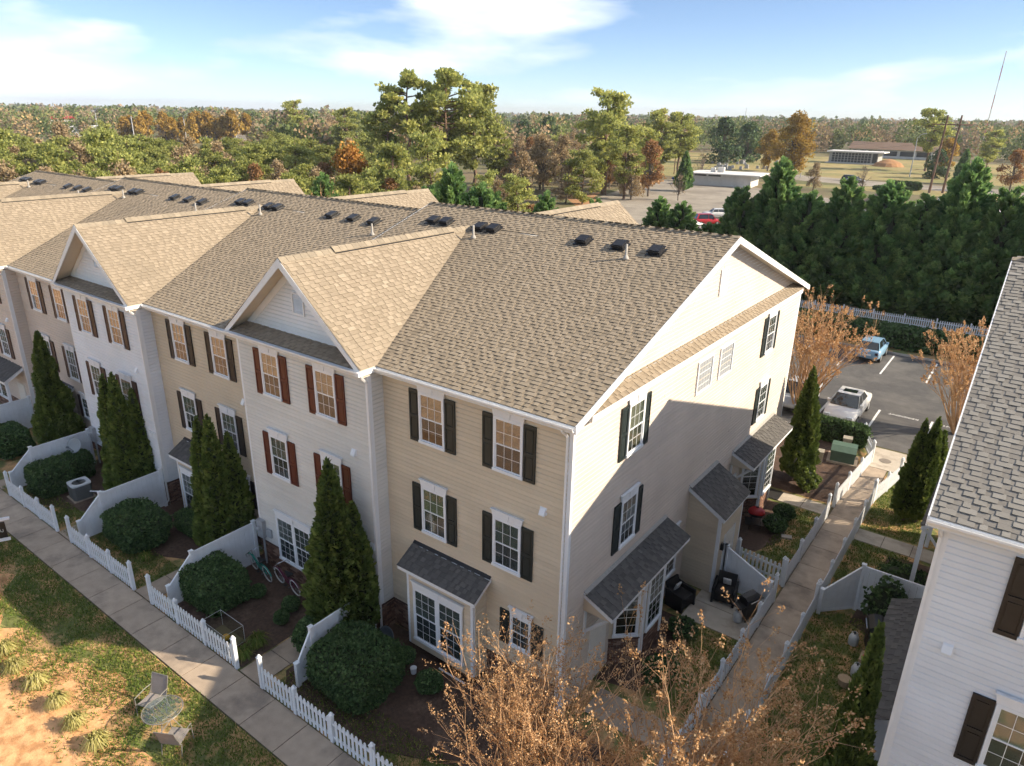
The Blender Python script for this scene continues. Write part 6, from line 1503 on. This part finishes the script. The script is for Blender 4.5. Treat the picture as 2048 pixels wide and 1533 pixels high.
for x, w in ((-8, 10), (7, 5.5)):
    MB().box(x-w/2, -.5, 4.4, x+w/2, -.35, 8.0).build('sign_panel', 'sign_green', T)
    for z in (7.1, 6.2, 5.3): MB().box(x-w*.38, -.53, z-.22, x+w*(.2 if z > 6 else .32), -.502, z+.22).build('legend_line', 'sign_white', T)
T = thing('radio_mast', 'tall thin radio mast on the right horizon', 'mast', (*polar(1966, 520)[:2], 0))
for k in range(7): MB().tube([(0, 0, 7.6*k), (0, 0, 7.6*(k+1))], .24, 4).build('mast_section', 'tower_red' if k % 2 else 'wall_white', T)
T.rotation_euler = (0, R(1.5), R(126-90))
T = thing('radio_mast', 'small distant radio mast on the skyline right of the pines', 'mast', (*polar(1482, 900)[:2], 0)); MB().tube([(0, 0, 0), (0, 0, 26)], .35, 4).build('mast_section', 'lamp_metal', T)
def wires(label, a, b, n, dz, sag):
    for k in range(n):
        p, q = Vector(a)+Vector((0, 0, -dz*k)), Vector(b)+Vector((0, 0, -dz*k)); pts = [p.lerp(q, i/10)-Vector((0, 0, sag*math.sin(math.pi*i/10))) for i in range(11)]
        o = MB().tube(pts, .022, 3, False).build('overhead_wire', 'wire'); tag(o, label, 'wire', 'overhead wires')
wires('overhead wire beside the thin utility pole', (-69.4, 124, 9.2), (-20, 185, 12), 2, 1.2, 1.2); wires('overhead wire above the cemetery', (-84, 190, 10.6), (-16, 184, 14), 2, 1.5, 1.4); wires('overhead wire along the highway', (-350, 165.5, 11.4), (-377, 330, 11.4), 2, 1.6, 1.5)
hs = MB().box(-.4, -.12, 0, .4, .12, .85).prism([(-.5, -.2, 0), (.5, -.2, 0), (.5, .2, 0), (-.5, .2, 0)], (0, 0, .18)).mesh('headstone', 'granite')
for i in range(34):
    x, y, _ = polar(random.uniform(1425, 1562), random.uniform(248, 300)); o = place(hs, 'headstone', None, (x, y, 0), random.uniform(-.2, .2)); o.scale = (random.uniform(.9, 1.6),)*3; tag(o, 'small grey headstone on the cemetery lawn', 'headstone', 'headstones on the cemetery lawn')
hedge('clipped dark hedge in the road verge left of the twin poles', (-22.5, 188, 0), (7.5, 2.6, 2.0), .05, 2600, .35, rnd=.3, seed=55)
hedge('second clipped hedge in the road verge', (-24, 183, 0), (8.5, 1.6, 1.1), .05, 1800, .3, rnd=.3, seed=56)
o = MB().lathe([(5.5, 0), (4.2, 1.2), (2.0, 2.2), (.3, 2.6)], 0, 0, 16)  .build('dirt_pile', 'leaf_litter', None, (-44, 287, 0)); tag(o, 'heap of orange earth right of the mausoleum', 'dirt heap')

# ------------------------------------------------------------------ haze
def haze():
    m = bpy.data.materials.new('haze_air'); m.use_nodes = True; nt = m.node_tree
    for n in list(nt.nodes):
        if n.type != 'OUTPUT_MATERIAL': nt.nodes.remove(n)
    v = nt.nodes.new('ShaderNodeVolumePrincipled'); v.inputs['Color'].default_value = (.86, .90, .97, 1); v.inputs['Density'].default_value = .00016; v.inputs['Anisotropy'].default_value = .2
    nt.links.new(v.outputs[0], nt.nodes['Material Output'].inputs['Volume'])
    MATS['haze_air'] = m
    o = MB().box(-5200, -2600, -1.2, 4200, 5600, 58).build('haze', 'haze_air'); o['kind'] = 'stuff'; tag(o, 'thin pale air haze over the far woods', 'haze')
haze()
